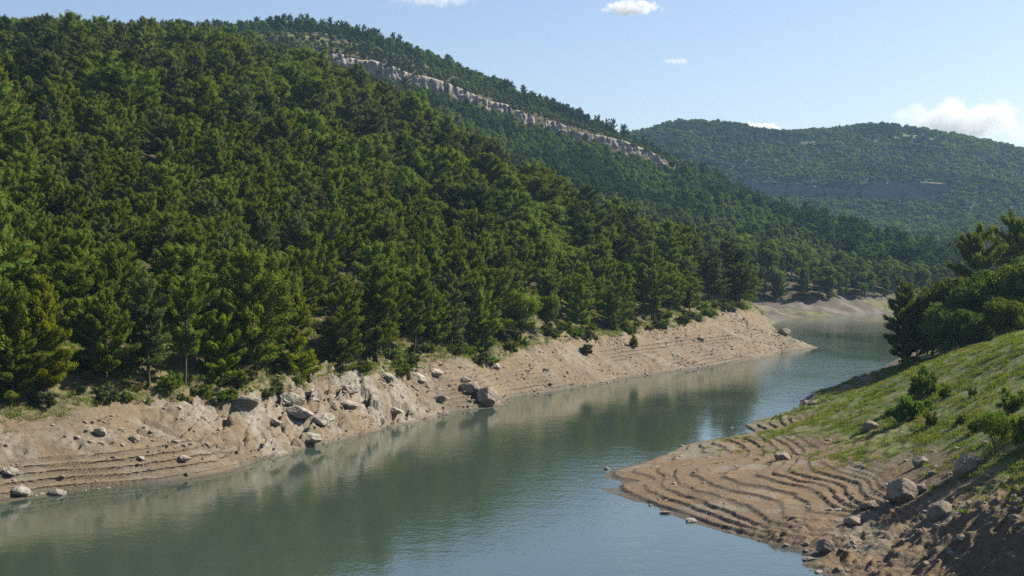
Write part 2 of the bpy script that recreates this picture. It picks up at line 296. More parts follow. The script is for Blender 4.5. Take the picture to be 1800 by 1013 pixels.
def soil_mat(name, dirt_a, dirt_b, pale, ga=(.06, .085, .018, 1), gb=(.17, .19, .045, 1)):
    s = NT(name); p = s.pos(); gr = s.attr('grass'); rk = s.attr('rock'); wet_shade = s.attr('wet_shade')
    n1 = s.noise(.12, 6, .6, p); n2 = s.noise(1.3, 6, .65, p); n3 = s.noise(7, 4, .6, p)
    z = s.n('ShaderNodeSeparateXYZ'); s.l(s.n('ShaderNodeNewGeometry').outputs['Position'], z.inputs[0])
    # bedding streaks follow the levels
    zz = s.math('ADD', s.math('MULTIPLY', z.outputs[2], 5.0), s.math('MULTIPLY', n1, 4.0)); cb = s.n('ShaderNodeCombineXYZ'); s.l(zz, cb.inputs[2])
    xs = s.math('MULTIPLY', z.outputs[0], .06); s.l(xs, cb.inputs[0]); ys = s.math('MULTIPLY', z.outputs[1], .06); s.l(ys, cb.inputs[1])
    nb = s.noise(1.0, 5, .7, cb.outputs[0])
    c = s.mix(s.ramp(n1, .38, .62), dirt_a, dirt_b)
    c = s.mix(s.math('MULTIPLY', s.ramp(nb, .5, .68), .55), c, pale)
    c = s.mix(s.math('MULTIPLY', s.ramp(nb, .48, .34), .55), c, (.17, .13, .095, 1))
    c = s.mix(s.math('MULTIPLY', s.ramp(n2, .53, .66), .5), c, (.15, .115, .082, 1))
    c = s.mix(s.math('MULTIPLY', s.ramp(n3, .58, .72), .35), c, pale)
    rc = s.mix(s.ramp(n2, .35, .65), (.16, .14, .115, 1), (.27, .24, .20, 1)); rc = s.mix(s.math('MULTIPLY', s.ramp(n3, .5, .7), .4), rc, (.12, .105, .09, 1))
    c = s.mix(rk, c, rc)
    gc = s.mix(s.ramp(n2, .35, .65), ga, gb); gc = s.mix(s.math('MULTIPLY', s.ramp(s.noise(.5, 5, .7, p), .46, .6), .75), gc, (.20, .16, .085, 1))
    gm = s.ramp(s.math('ADD', gr, s.math('MULTIPLY', s.math('SUBTRACT', n2, .5), 1.3)), .32, .68)
    c = s.mix(gm, c, gc)
    c = s.mix(s.math('MULTIPLY', wet_shade, .75), c, (.055, .044, .030, 1))  # dark for waterline damp and for the painted shade of ledge risers
    h = s.math('ADD', s.math('MULTIPLY', n2, 1.0), s.math('MULTIPLY', n3, .45))
    rgh = s.math('SUBTRACT', .95, s.math('MULTIPLY', wet_shade, .35))
    return s.done(s.bsdf(c, rgh, .2, s.bump(h, .9, .35)))
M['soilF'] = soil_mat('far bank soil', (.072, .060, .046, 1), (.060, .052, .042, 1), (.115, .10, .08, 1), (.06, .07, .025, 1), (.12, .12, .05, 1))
M['soilL'] = soil_mat('bare bank soil', (.160, .120, .072, 1), (.132, .106, .074, 1), (.24, .198, .138, 1), (.05, .052, .022, 1), (.11, .10, .045, 1))
M['soilR'] = soil_mat('bank soil and turf', (.158, .106, .058, 1), (.128, .094, .060, 1), (.235, .17, .103, 1), (.055, .085, .014, 1), (.115, .155, .026, 1))
def floor_mat(name, a, b, open_a, open_b):
    s = NT(name); p = s.pos(); op = s.attr('open'); n1 = s.noise(.25, 5, .6, p); n2 = s.noise(.03, 5, .6, p)
    c = s.mix(n1, a, b); oc = s.mix(s.ramp(s.noise(.06, 6, .7, p), .4, .6), open_a, open_b); oc = s.mix(s.math('MULTIPLY', s.ramp(n2, .45, .6), .5), oc, (.05, .08, .025, 1))
    return s.done(s.bsdf(s.mix(op, c, oc), .95, .1, s.bump(n1, .8, 1.0)))
M['floor'] = floor_mat('forest floor', (.035, .035, .018, 1), (.10, .085, .045, 1), (.07, .095, .03, 1), (.16, .15, .07, 1))
M['floorF'] = floor_mat('far forest floor', (.022, .036, .014, 1), (.035, .05, .02, 1), (.09, .10, .045, 1), (.20, .165, .10, 1))
def rock_mat(name, a, b, dk, sc=1.0, obj=True):
    s = NT(name); p = s.objco((sc, sc, sc)) if obj else s.pos((sc, sc, sc)); n1 = s.noise(.8, 6, .65, p); n2 = s.noise(4, 5, .65, p); v = s.n('ShaderNodeTexVoronoi', feature='DISTANCE_TO_EDGE'); v.inputs['Scale'].default_value = .9
    dv = s.n('ShaderNodeVectorMath', operation='ADD'); s.l(p, dv.inputs[0]); cb = s.n('ShaderNodeCombineXYZ'); s.l(n1, cb.inputs[0]); s.l(n2, cb.inputs[1]); s.l(dv.outputs[0], v.inputs[0]); s.l(cb.outputs[0], dv.inputs[1])
    c = s.mix(s.ramp(n1, .35, .65), a, b); c = s.mix(s.math('MULTIPLY', s.ramp(n2, .52, .7), .6), c, dk)
    c = s.mix(s.math('MULTIPLY', s.ramp(v.outputs[0], .05, 0.0), .35), c, dk)
    if obj:
        oi = s.n('ShaderNodeObjectInfo'); hs = s.n('ShaderNodeHueSaturation'); s.l(c, hs.inputs['Color']); s.l(s.math('ADD', s.math('MULTIPLY', oi.outputs['Random'], .4), .8), hs.inputs['Value']); c = hs.outputs[0]
    return s.done(s.bsdf(c, .9, .2, s.bump(s.math('ADD', n1, s.math('MULTIPLY', n2, .5)), .8, .3)))
M['lime'] = rock_mat('pale limestone', (.33, .29, .245, 1), (.235, .205, .17, 1), (.11, .095, .08, 1))
M['boulder'] = rock_mat('brown boulder stone', (.28, .225, .17, 1), (.19, .155, .12, 1), (.09, .075, .06, 1))
M['cliff'] = rock_mat('pale cliff rock', (.27, .235, .20, 1), (.19, .165, .14, 1), (.085, .075, .06, 1), .12, False)
M['cliffF'] = rock_mat('far cliff rock', (.17, .14, .115, 1), (.12, .10, .085, 1), (.07, .06, .05, 1), .05, False)
def water_mat():
    s = NT('lake water'); p = s.pos((1, 1, 1))
    rip = s.noise(1.4, 3, .6, s.pos((1.2, .7, 1))); swell = s.noise(.35, 3, .5, p); patch = s.noise(.018, 4, .6, s.pos((1, .45, 1)))
    k = s.ramp(patch, .38, .60)
    h = s.math('MULTIPLY', s.math('ADD', s.math('MULTIPLY', rip, .026), s.math('MULTIPLY', swell, .03)), s.math('ADD', s.math('MULTIPLY', k, .8), .35))
    x = s.n('ShaderNodeBsdfPrincipled'); s.l(s.mix(patch, (.034, .051, .034, 1), (.044, .064, .050, 1)), x.inputs['Base Color'])
    s.l(s.math('ADD', s.math('MULTIPLY', k, .05), .035), x.inputs['Roughness']); x.inputs['IOR'].default_value = 1.5
    s.l(s.bump(h, 1.0, 1.0), x.inputs['Normal']); return s.done(x.outputs[0])
M['water'] = water_mat()

# ------------------------------------------------------------------ setting: ground, water, banks, hills
def flat(name, x0, x1, y0, y1, z, mat, n=2):
    X, Y = np.meshgrid(np.linspace(x0, x1, n), np.linspace(y0, y1, n), indexing='ij'); return tag(grid(name, X, Y, X * 0 + z, mat, {'open': X * 0}), kind='structure')
flat('ground', -9000, 9000, -3000, 14000, -9, M['floor'])
tag(flat('water', -700, 900, -200, 1300, 0, M['water']), kind='structure')
# left bank, finely modelled strip along the shore
ss = np.concatenate([np.arange(-70, 60, .42), np.arange(60, 180, .45), np.arange(180, 372, .7)]); tt = np.concatenate([np.arange(-11, 13, .17), np.arange(13, 20, .35), np.arange(20, 44, .8)])
S, T = np.meshgrid(ss, tt, indexing='ij'); X = ORG[0] + S * DIR[0] - T * DIR[1]; Y = ORG[1] + S * DIR[1] + T * DIR[0]
Z = gL(X, Y); lp = LIP['L'] * .24 * sstep(.2, .8, Z); tl = tline(S); seam = np.clip(-LIP['L'], 0, 1)  # last mask: shade under the ledge brows, painted into the soil colour
inland = T - tl
gmask = np.clip(sstep(-2.5, 1.5, inland + 2.2 * fbm(X / 5, Y / 5, 7, 4)) * .75 + .35 * sstep(.25, .5, fbm(X / 4, Y / 4, 8, 3)) * sstep(-6, -2, inland), 0, 1)
rmask = np.clip(outcrop(S, T) * sstep(-.15, .3, fbm(X / 5, Y / 5, 12, 4)) * .9 + .5 * sstep(.15, .45, fbm(X / 7, Y / 3, 13, 4)), 0, 1)
Zs = Z - 2.0 * sstep(36, 43, T) - 2.5 * sstep(356, 371, S)
keep = (Z > -2.5)
tag(grid('left_bank', X + lp * DIR[1], Y - lp * DIR[0], Zs, M['soilL'], {'grass': gmask, 'rock': rmask, 'wet_shade': np.clip(sstep(.55, .05, Z) + 1.0 * seam, 0, 1)}, keep=keep), kind='structure')
# wooded hillsides, coarser
th = np.arange(-.62, .50, .0024); rr = 95 * np.exp(np.arange(0, 2.93, .0062)); TH, RR = np.meshgrid(th, rr, indexing='ij'); X = RR * np.sin(TH); Y = RR * np.cos(TH)
s_, t_ = st(X, Y); Z = gL0(X, Y)
cov = sstep(-12, -10.5, t_) * sstep(41, 34, t_) * sstep(-70, -66, s_) * sstep(368, 356, s_)
Zh = np.where(cov > 0, np.minimum(Z, gL(X, Y)) - 1.6 * cov, Z)
rough = sstep(8.5, 7, Z) * sstep(600, 640, Y)
Zh = Zh + rough * sstep(0, 1, Z) * (ridged(X / 9, Y / 5, 15, 4) - .45) * 3.2
cd_, cp_ = polydist(X, Y, cliff2)
opn = np.clip(sstep(.1, .35, fbm(X / 25, Y / 25, 16, 3)) * sstep(1230, 1260, Y) * sstep(-110, -150, X) + sstep(0, 8, cd_) * sstep(40, 15, cd_) * (Y > 1100) * (.1 + .5 * fbm(X / 16, Y / 16, 27, 3)), 0, 1)
clear = sstep(26, 14, np.hypot((X - P(40, 136, 520)[0]) / 1.6, Y - 522)); opn = np.maximum(opn, clear)
keepm = (Z > -3) & ~((X > 60) & (Y < 440))
farbank = sstep(9.5, 7.5, Z + 1.5 * fbm(X / 14, Y / 14, 18, 3)) * (Y > 560) * (X > 60)
o = grid('wooded_hillside', X, Y, Zh, M['floor'], {'open': opn, 'grass': .75 * sstep(-.1, .3, fbm(X / 22, Y / 9, 17, 3)), 'rock': .45 * sstep(0, .3, fbm(X / 12, Y / 8, 19, 3)), 'wet_shade': sstep(.8, .1, Z)}, keep=keepm)
tag(o, kind='structure')
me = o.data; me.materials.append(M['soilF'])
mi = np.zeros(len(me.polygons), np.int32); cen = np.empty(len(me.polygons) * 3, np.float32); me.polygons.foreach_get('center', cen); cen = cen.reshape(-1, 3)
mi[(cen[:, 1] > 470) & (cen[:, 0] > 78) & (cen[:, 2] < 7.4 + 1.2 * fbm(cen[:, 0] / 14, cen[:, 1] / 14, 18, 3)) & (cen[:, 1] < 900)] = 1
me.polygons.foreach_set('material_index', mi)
# right bank
ys = [58.0]
while ys[-1] < 640: ys.append(ys[-1] + (.9 if ys[-1] < 108 else .2 if ys[-1] < 205 else .42 if ys[-1] < 262 else 1.0 if ys[-1] < 400 else 3))
xs = np.concatenate([np.arange(4, 48, .2), np.arange(48, 62, .3), np.arange(62, 92, .5), np.arange(92, 420, 3)])
X, Y = np.meshgrid(xs, np.array(ys), indexing='ij'); Z = gR(X, Y); lp = LIP['R'] * .07 * sstep(.15, .5, Z); riser_shadeR = np.clip(-LIP['R'], 0, 1) * .8; G = grassR(X, Y, Z); gb = gR0(X, Y); gx = (gR0(X + 1, Y) - gb); gy = (gR0(X, Y + 1) - gb); gn = np.hypot(gx, gy) + 1e-3  # riser mask darkens the ledge faces as painted shade
dcl = sstep(262, 285, Y)
G = np.clip(G * (1 - .8 * dcl * sstep(7, 5, Z)), 0, 1)
tag(grid('right_bank', X - lp * gx / gn, Y - lp * gy / gn, Z, M['soilR'], {'grass': G * .9, 'rock': np.clip(.45 * sstep(.1, .4, fbm(X / 6, Y / 6, 51, 4)) * (1 - G) + .5 * sstep(255, 275, Y) * sstep(7, 5, Z), 0, 1), 'wet_shade': np.clip(sstep(.4, .05, Z) + riser_shadeR, 0, 1)}, keep=Z > -2.5), kind='structure')
X, Y = np.meshgrid(np.arange(-300, 424, 6.0), np.arange(-240, 59, 6.0), indexing='ij'); Z = gR0(X, Y)
tag(grid('camera_hillside', X, Y, Z, M['soilR'], {'grass': X * 0 + .8, 'rock': X * 0, 'wet_shade': X * 0}, keep=Z > -3), kind='structure')
# far hills
X, Y = np.meshgrid(np.arange(-1200, 3000, 11.0), np.concatenate([np.arange(1080, 2700, 9.0), np.arange(2700, 4300, 60)]), indexing='ij'); Z = gF0(X, Y)
opF = sstep(.3, .5, fbm(X / 120, Y / 70, 25, 5)) * sstep(150, 230, Z)
opF = np.clip(opF + sstep(.15, .35, fbm(X / 90, Y / 60, 26, 4)) * (X > 760) * (Z > 140) * .8, 0, 1)
_z = gL0(X, Y); keepF = (Y > 1500) | (X > 330)
tag(grid('far_hills', X, Y, Z, M['floorF'], {'open': opF}, keep=keepF), kind='structure')

def ribbon(name, pl, top_f, bot_f, mat, step, rows, amp, sc, out=1.0, lean=.25, hmin=.5):
    """a rock face with depth along the line: fluted, ledged, its top running back into the slope"""
    P2 = np.array([p[:2] for p in pl]); seg = np.r_[0, np.cumsum(np.hypot(*np.diff(P2, axis=0).T))]; n = int(seg[-1] / step)
    u = np.linspace(0, seg[-1], n); cx = np.interp(u, seg, P2[:, 0]); cyy = np.interp(u, seg, P2[:, 1])
    tx = np.gradient(cx, u); ty = np.gradient(cyy, u); nx, ny = ty, -tx                 # towards the camera
    nrm = np.hypot(nx, ny); nx /= nrm; ny /= nrm
    fr = sstep(0, seg[-1] * .05, u) * sstep(seg[-1], seg[-1] * .95, u)
    top = top_f(cx - nx * 6, cyy - ny * 6); bot = bot_f(cx + nx * 10, cyy + ny * 10)
    hh = (hmin + (1.3 - hmin) * vnoise(u / (sc * 5), u * 0, 3)) * fr; top = bot + (top - bot) * np.clip(hh, 0, 1.1)
    v = np.linspace(0, 1, rows); U, V = np.meshgrid(u, v, indexing='ij')
    Zr = (bot - 5)[:, None] * (1 - V) + (top + .6)[:, None] * V
    fl = ridged(U / sc, Zr / (sc * 3), 5, 4); st_ = fbm(U / (sc * 4), Zr / (sc * .35), 6, 3)
    off = amp * (fl - .4) + amp * .35 * st_ + 3 * out - lean * V * (Zr - bot[:, None])
    ax = cx[:, None] + nx[:, None] * off; ay = cyy[:, None] + ny[:, None] * off
    back = 3.0
    ax = np.hstack([ax, (cx - nx * back)[:, None]]); ay = np.hstack([ay, (cyy - ny * back)[:, None]]); Zr = np.hstack([Zr, (top - 3.5)[:, None]])
    o = grid(name, ax, ay, Zr, mat); o.data.materials.append(M['floorF']); k = np.zeros(len(o.data.polygons), np.int32); k.reshape(n - 1, rows)[:, -1] = 1; o.data.polygons.foreach_set('material_index', k); return o
tag(ribbon('ridge_cliff', cliff2, gL0, gL0, M['cliff'], 1.0, 20, 5, 4.5, hmin=.78), kind='structure')
tag(ribbon('far_cliff', farc, gF0, gF0, M['cliffF'], 4, 18, 9, 22, hmin=.45, out=2.0), kind='structure')

# ------------------------------------------------------------------ trees
rg = np.random.default_rng(7)
def unit(v): return v / np.maximum(np.linalg.norm(v, axis=-1, keepdims=True), 1e-9)
def blades(c, d, ln, wd, rng, nrm=None):
    """small pointed leaves; with nrm their faces lie roughly square to it, like the outside of a needle tuft"""
    n = len(c)
    if nrm is None: side = unit(np.cross(d, rng.normal(size=(n, 3))))
    else:
        nn = unit(nrm + rng.normal(0, .22, (n, 3))); d = unit(d - (d * nn).sum(1, keepdims=True) * nn * .8); side = unit(np.cross(nn, d))
    L = ln * rng.uniform(.7, 1.3, (n, 1)); Wd = wd * rng.uniform(.7, 1.3, (n, 1))
    V = np.empty((n, 3, 3)); V[:, 0] = c - side * Wd / 2; V[:, 1] = c + side * Wd / 2; V[:, 2] = c + d * L
    return V.reshape(-1, 3), np.arange(3 * n).reshape(-1, 3)
def tube(pts, rad, k=6):
    pts = np.array(pts, float); V = []; F = []
    for i, p in enumerate(pts):
        d = unit((pts[min(i + 1, len(pts) - 1)] - pts[max(i - 1, 0)])[None])[0]; a = unit(np.cross(d, [0.3, 1, .1])[None])[0]; b = np.cross(d, a)
        for j in range(k): t = 2 * math.pi * j / k; V.append(p + rad[i] * (math.cos(t) * a + math.sin(t) * b))
    for i in range(len(pts) - 1):
        for j in range(k): F.append((i * k + j, i * k + (j + 1) % k, (i + 1) * k + (j + 1) % k, (i + 1) * k + j))
    return np.array(V), np.array(F)
def joinq(parts):
    Vs, Fs, o = [], [], 0
    for V, F in parts: Vs.append(V); Fs.append(F + o); o += len(V)
    return np.vstack(Vs), np.vstack(Fs)
_ico = None
def core(q, axes, rad, rng):
    """a ragged twenty-faced filler inside a tuft, added to block light leaking through"""
    g = (1 + 5 ** .5) / 2
    V = unit(np.array([(-1, g, 0), (1, g, 0), (-1, -g, 0), (1, -g, 0), (0, -1, g), (0, 1, g), (0, -1, -g), (0, 1, -g), (g, 0, -1), (g, 0, 1), (-g, 0, -1), (-g, 0, 1)], float))
    F = np.array([(0, 11, 5), (0, 5, 1), (0, 1, 7), (0, 7, 10), (0, 10, 11), (1, 5, 9), (5, 11, 4), (11, 10, 2), (10, 7, 6), (7, 1, 8), (3, 9, 4), (3, 4, 2), (3, 2, 6), (3, 6, 8), (3, 8, 9), (4, 9, 5), (2, 4, 11), (6, 2, 10), (8, 6, 7), (9, 8, 1)])
    V = V * rad * rng.uniform(.8, 1.15, (12, 1)); return q + V @ np.array(axes), F
def add_cores(V, F, T_, cores):
    Vs, Fs, Ts, o = [V], [F], [T_], len(V)
    for (cv, cf), tv in cores: Vs.append(cv); Fs.append(cf + o); Ts.append(np.full(len(cv), max(0, tv - .15))); o += len(cv)  # cores are added light-blocking filler, tinted darker than the blades
    return np.vstack(Vs), np.vstack(Fs), np.concatenate(Ts)
def pine_geo(seed, H=14, R=3.5, z0=.18, dens=1.0, clump=105, ln=.35, wd=.15, shape='cone', step=.85, trunk_k=6, cr=.78):
    rng = np.random.default_rng(seed); cs, ds, ns, ts = [], [], [], []; tubes = []; cores = []
    bend = rng.normal(0, .25, 2); tz = np.linspace(0, 1, 8); tp = np.stack([bend[0] * np.sin(tz * 2.5), bend[1] * np.sin(tz * 2.1), tz * H * .98], 1)
    tubes.append(tube(tp, .2 * (H / 14) * (1.05 - tz * .95) + .02, trunk_k))
    z = z0 * H; ph = rng.uniform(0, 6.3); lop = rng.uniform(0, 6.3); gap = rng.uniform(.3, .8)
    def puff(q, dv, r, tv):
        n = max(4, int(clump * (r / cr) ** 1.6)); u = unit(rng.normal(size=(n, 3)) + [0, 0, .15]); lat = unit(np.cross(dv, [0, 0, 1.0])[None])[0]; up = np.cross(lat, dv)
        rad = r * rng.uniform(.5, 1.0, (n, 1)) ** .5; cores.append((core(q, [dv * 1.35, lat * .95, up * .72], r * .68, rng), tv))
        pp = q + (u[:, :1] * dv * 1.35 + u[:, 1:2] * lat * .95 + u[:, 2:] * up * .72) * rad
        cs.append(pp); ns.append(u[:, :1] * dv * .8 + u[:, 1:2] * lat + u[:, 2:] * up * 1.3 + [0, 0, .25]); ds.append(unit(dv * .8 + np.array([0, 0, .7]) + rng.normal(0, .4, (n, 3)))); ts.append(np.clip(tv + rng.normal(0, .12, n), 0, 1))
    while z < H * .985:
        t = (z - z0 * H) / (H * (1 - z0)); nb = max(2, int(round(5 * dens * (1 - .4 * t))))
        if shape == 'cone': pr = (1 - t) ** .62 * (.75 + .25 * min(1, t / .15)) + .04
        elif shape == 'round': pr = math.sqrt(max(0, 1 - (2 * t - .85) ** 2 / 1.4)) * .95 + .05 if t < .97 else .2
        else: pr = (.35 + .65 * min(1, t / .55)) * (1 - max(0, t - .6) / .4 * .75)
        wh = rng.uniform(.75, 1.12)
        for b in range(nb):
            ph += 2.399 + rng.normal(0, .35); L = R * pr * wh * rng.uniform(.6, 1.15) * (1 + .16 * math.cos(ph - lop))
            if rng.random() < .1: continue
            el = R_(2 + 50 * t + rng.normal(0, 9)); bz = z + rng.uniform(-.3, .3) * step / .72
            dv = np.array([math.cos(ph) * math.cos(el), math.sin(ph) * math.cos(el), math.sin(el)])
            o0 = np.array([np.interp(bz / H, tz, tp[:, 0]), np.interp(bz / H, tz, tp[:, 1]), bz])
            if L > 1.0 and trunk_k > 3: tubes.append(tube([o0, o0 + dv * L * .5, o0 + dv * L * .9 + [0, 0, .12 * L]], [.055, .035, .012], 3))
            dvu = unit((dv + [0, 0, .35])[None])[0]; lat = np.cross(dv, [0, 0, 1.0]); f = 1.0; tv = rng.random() * .5 + .25
            while f * L > .45 and f > .22:
                r = cr * rng.uniform(.7, 1.15) * min(1, .45 + .25 * L); lo = 0 if f > .99 else rng.choice([-1, 1]) * rng.uniform(.15, .5) * min(1, L / 2.5)
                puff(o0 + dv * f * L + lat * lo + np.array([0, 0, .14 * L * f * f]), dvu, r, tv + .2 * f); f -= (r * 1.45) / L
            if L <= .8: puff(o0 + dv * L * .6, dvu, cr * .55, .7)
        z += step * rng.uniform(.8, 1.2) * (1 - .3 * t)
    puff(tp[-1] - [0, 0, .1], np.array([0, 0, 1.0]), cr * .5, .8)
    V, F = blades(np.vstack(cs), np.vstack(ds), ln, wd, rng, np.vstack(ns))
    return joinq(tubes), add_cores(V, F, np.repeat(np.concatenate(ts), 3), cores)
def broad_geo(seed, H=11, R=4.2, lobes=16, leaves=9000, size=.3, base=.22, flatten=.85, trunk=True):
    rng = np.random.default_rng(seed); tubes = []; fork = np.array([rng.normal(0, .2), rng.normal(0, .2), H * base + .4])
    if trunk: tubes.append(tube([[0, 0, 0], fork * [.5, .5, .5], fork], [.24 * H / 11, .19 * H / 11, .16 * H / 11]))
    ctr = np.array([0, 0, H * (base + 1) / 2]); ax = np.array([R, R, H * (1 - base) / 2])
    ls = []
    for i in range(lobes):
        d = unit(rng.normal(size=(1, 3)) * [1, 1, .8] + [0, 0, .18])[0]; q = ctr + d * ax * rng.uniform(.42, .78); r = R * rng.uniform(.28, .46) * (14 / lobes) ** .2; ls.append((q, r, rng.random()))
        if trunk: tubes.append(tube([fork, (fork + q) / 2 + [0, 0, -.2], q], [.09 * H / 11, .06 * H / 11, .02], 4))
    cores = [(core(q, np.diag([1, 1, flatten]), r * .8, rng), tv) for q, r, tv in ls]; n = leaves // lobes; Vs = []; tn = []; D = []; N_ = []
    for q, r, tv in ls:
        d = unit(rng.normal(size=(n, 3))); rad = r * rng.uniform(.72, 1.0, (n, 1)) * (1 + .25 * np.sin(d[:, :1] * 7 + q[0]) * np.cos(d[:, 1:2] * 6 + q[1]))
        Vs.append(q + d * rad * [1, 1, flatten]); N_.append(d + [0, 0, .2]); D.append(unit(rng.normal(0, .8, (n, 3)) + [0, 0, -.2])); tn.append(np.clip(tv * .6 + rng.random(n) * .4, 0, 1))
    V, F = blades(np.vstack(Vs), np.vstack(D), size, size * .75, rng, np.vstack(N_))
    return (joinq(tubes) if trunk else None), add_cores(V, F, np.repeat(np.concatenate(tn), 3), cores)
def proto(name, geo, leaf, bark=None):
    tk, (V, F, T_) = geo; tm = mesh_np('trunk', tk[0], tk[1], bark or M['bark'], smooth=True) if tk else None
    return tm, mesh_np('crown', V, F, leaf, {'tint': T_})
def joined(name, geo, leaf, bark=None):                    # trunk and crown in one mesh, for the far-off forest
    tk, (V, F, T_) = geo
    if tk:
        q = tk[1]; tri = np.vstack([q[:, [0, 1, 2]], q[:, [0, 2, 3]]]); n = len(tk[0]); VV = np.vstack([tk[0], V]); FF = np.vstack([tri, F + n]); TT = np.r_[np.zeros(n), T_]; mi = np.r_[np.ones(len(tri)), np.zeros(len(F))]
        return mesh_np(name, VV, FF, None, {'tint': TT}, mats=[leaf, bark or M['bark']], midx=mi)
    return mesh_np(name, V, F, leaf, {'tint': T_})
PINES = [dict(seed=1, H=14, R=4.2), dict(seed=2, H=15, R=3.8, z0=.22), dict(seed=3, H=13, R=4.2, shape='round', z0=.2, cr=.95), dict(seed=4, H=14.5, R=4.4, z0=.10), dict(seed=5, H=13.5, R=4.2, shape='flat', z0=.3), dict(seed=6, H=12.5, R=4.3, shape='round', z0=.14, cr=1.05)]
pine_p = [proto('pine', pine_geo(**k), M['pine_grey'] if i == 1 else M['pine']) for i, k in enumerate(PINES)]
bright_p = proto('pine', pine_geo(11, 11.5, 4.4, .08, 1.2, shape='round', cr=.66), M['pine_bright'])
bright2_p = proto('pine', pine_geo(12, 14, 3.5, .12, 1.1), M['pine_bright'])
broad_p = [proto('broad', broad_geo(20 + i, 10 + i, 3.9 + .3 * i, 18, 10000, .34), M['broad'], M['bark']) for i in range(2)]
MIDP = [proto('mid', broad_geo(30 + i, 12.5 + i, 4.2, 10, 2600, .62, base=.10), M['far']) for i in range(3)] + [proto('mid', pine_geo(40 + i, 15, 3.6, .12, .9, 26, .7, .34, 'round', .95, 4, .85), M['far']) for i in range(2)]
allp = {}
def tree(name, tm_cm, x, y, z, h, label, cat, group, rz=None, wide=1.0):
    tm, cm = tm_cm; H0 = allp.setdefault(cm.name, max(v.co.z for v in cm.vertices))
    e = bpy.data.objects.new(name, None); e.empty_display_size = .5; link(e); e.location = (x, y, z - .15); k = h / H0
    e.scale = (k * wide, k * wide, k); e.rotation_euler = (random.gauss(0, .03), random.gauss(0, .03), random.uniform(0, 6.28) if rz is None else rz)
    tag(e, label, cat, group)
    if tm: link(bpy.data.objects.new('trunk', tm), e)
    link(bpy.data.objects.new('crown', cm), e); return e
def pix(x, y, z): return 900 + FPX * x / y, Y0 - (z - HC) * FPX / y
random.seed(5)
# forest spots on the near hill and on the one behind it
def scatter(x0, x1, y0, y1, sp, seed):
    r = np.random.default_rng(seed); gx, gy = np.meshgrid(np.arange(x0, x1, sp), np.arange(y0, y1, sp), indexing='ij')
    gx = gx + r.uniform(-.46, .46, gx.shape) * sp; gy = gy + r.uniform(-.46, .46, gy.shape) * sp; return gx.ravel(), gy.ravel()
fx, fy = scatter(-420, 130, 120, 760, 7.5, 1)
s1, t1 = st(fx, fy); fz = gL0(fx, fy); px1, py1 = pix(fx, fy, fz)
ok = (t1 > tline(s1) + 1.5 + 1.5 * fbm(fx / 9, fy / 9, 77, 3)) & (fz > 6.5) & (px1 > -350) & (px1 < 1500)
ok &= ~((np.hypot((fx - P(40, 136, 520)[0]) / 1.6, fy - 522) < 17))
ok &= ~((px1 > 1215) & (fz < 10.5) & (fy < 500) & (fbm(fx / 8, fy / 8, 78, 2) < .2))
ok &= rg.random(len(fx)) > .13 + .25 * sstep(230, 600, fy) 
ok &= ((fx - 0) * 1 < 2000)
near = np.stack([fx, fy, fz], 1)[ok]
# hand-placed front row (photo column, base row, top row, kind, label)
FRONT = [(22, 706, 505, 3, 'dark pine at the left edge of the front row above the bare bank'),
 (78, 700, 478, 'b2', 'yellow-green pine near the left edge of the bank-top row'),
 (186, 690, 500, 0, 'broad grey-green pine with bare lower trunk above the widest bare bank'),
 (262, 676, 462, 1, 'tall greyish pine right of the broad grey-green one at the bank top'),
 (325, 680, 468, 4, 'open-crowned pine just left of the bright yellow-green bushy tree'),
 (392, 694, 545, 'b', 'bright yellow-green bushy pine, the lightest tree in the bank-top row'),
 (452, 678, 420, 2, 'tall round-headed pine just right of the bright yellow-green tree'),
 (517, 672, 512, 'b2', 'yellow-green pine with light tips above the left end of the limestone blocks'),
 (600, 655, 478, 3, 'dense dark pine above the middle of the limestone blocks'),
 (662, 648, 458, 0, 'pointed pine above the right end of the limestone blocks'),
 (726, 634, 465, 4, 'pine with flat open crown where limestone gives way to bare soil'),
 (795, 618, 470, 1, 'slender grey-green pine beside two rounded trees on the bank top'),
 (848, 612, 482, 3, 'dark full pine just left of the low rounded trees on the bank top'),
 (903, 604, 508, 'r0', 'low rounded leafy tree at the bank edge, left one of two'),
 (962, 592, 515, 'r1', 'low rounded leafy tree at the bank edge, right one of two'),
 (1022, 586, 480, 0, 'pointed pine at the bank top right of the two rounded leafy trees'),
 (1088, 580, 475, 3, 'dark pine at the bank top above the small dark bush on bare soil'),
 (1150, 572, 462, 4, 'open pine near the far end of the bank-top row'),
 (1300, 545, 458, 5, 'round-headed pine above the tip of the bare headland')]
def hit(px, py, gfun, d0, d1, n=900):
    d = np.linspace(d0, d1, n); x = (px - 900) * d / FPX; zr = HC - (py - Y0) * d / FPX; g = gfun(x, d); i = np.argmax(g > zr)
    if not (g > zr).any(): i = int(np.argmin(np.abs(g - zr)))
    return float(x[i]), float(d[i]), float(g[i])
front_xy = []
for (px, pb, ptop, kd, lab) in FRONT:
    d = np.interp(px, [p[0] for p in LINE], [p[2] for p in LINE]) + 3; x = (px - 900) * d / FPX; z = float(gL(np.array([x]), np.array([d]))[0]); ztop = HC - (ptop - Y0) * d / FPX
    h = min(max(ztop - z, 8), 22); pp = {'b': bright_p, 'b2': bright2_p, 'r0': broad_p[0], 'r1': broad_p[1]}.get(kd) or pine_p[kd]
    nm = 'broadleaf_tree' if kd in ('r0', 'r1') else 'pine_tree'
    tree(nm, pp, x, d, z, h, lab, 'tree', 'trees in the front row above the bare bank', wide=1.0 if kd != 'b' else 1.0); front_xy.append((x, d))
fr = np.array(front_xy); dd = np.sqrt(((near[:, None, :2] - fr[None]) ** 2).sum(-1)).min(1); near = near[dd > 3.6]
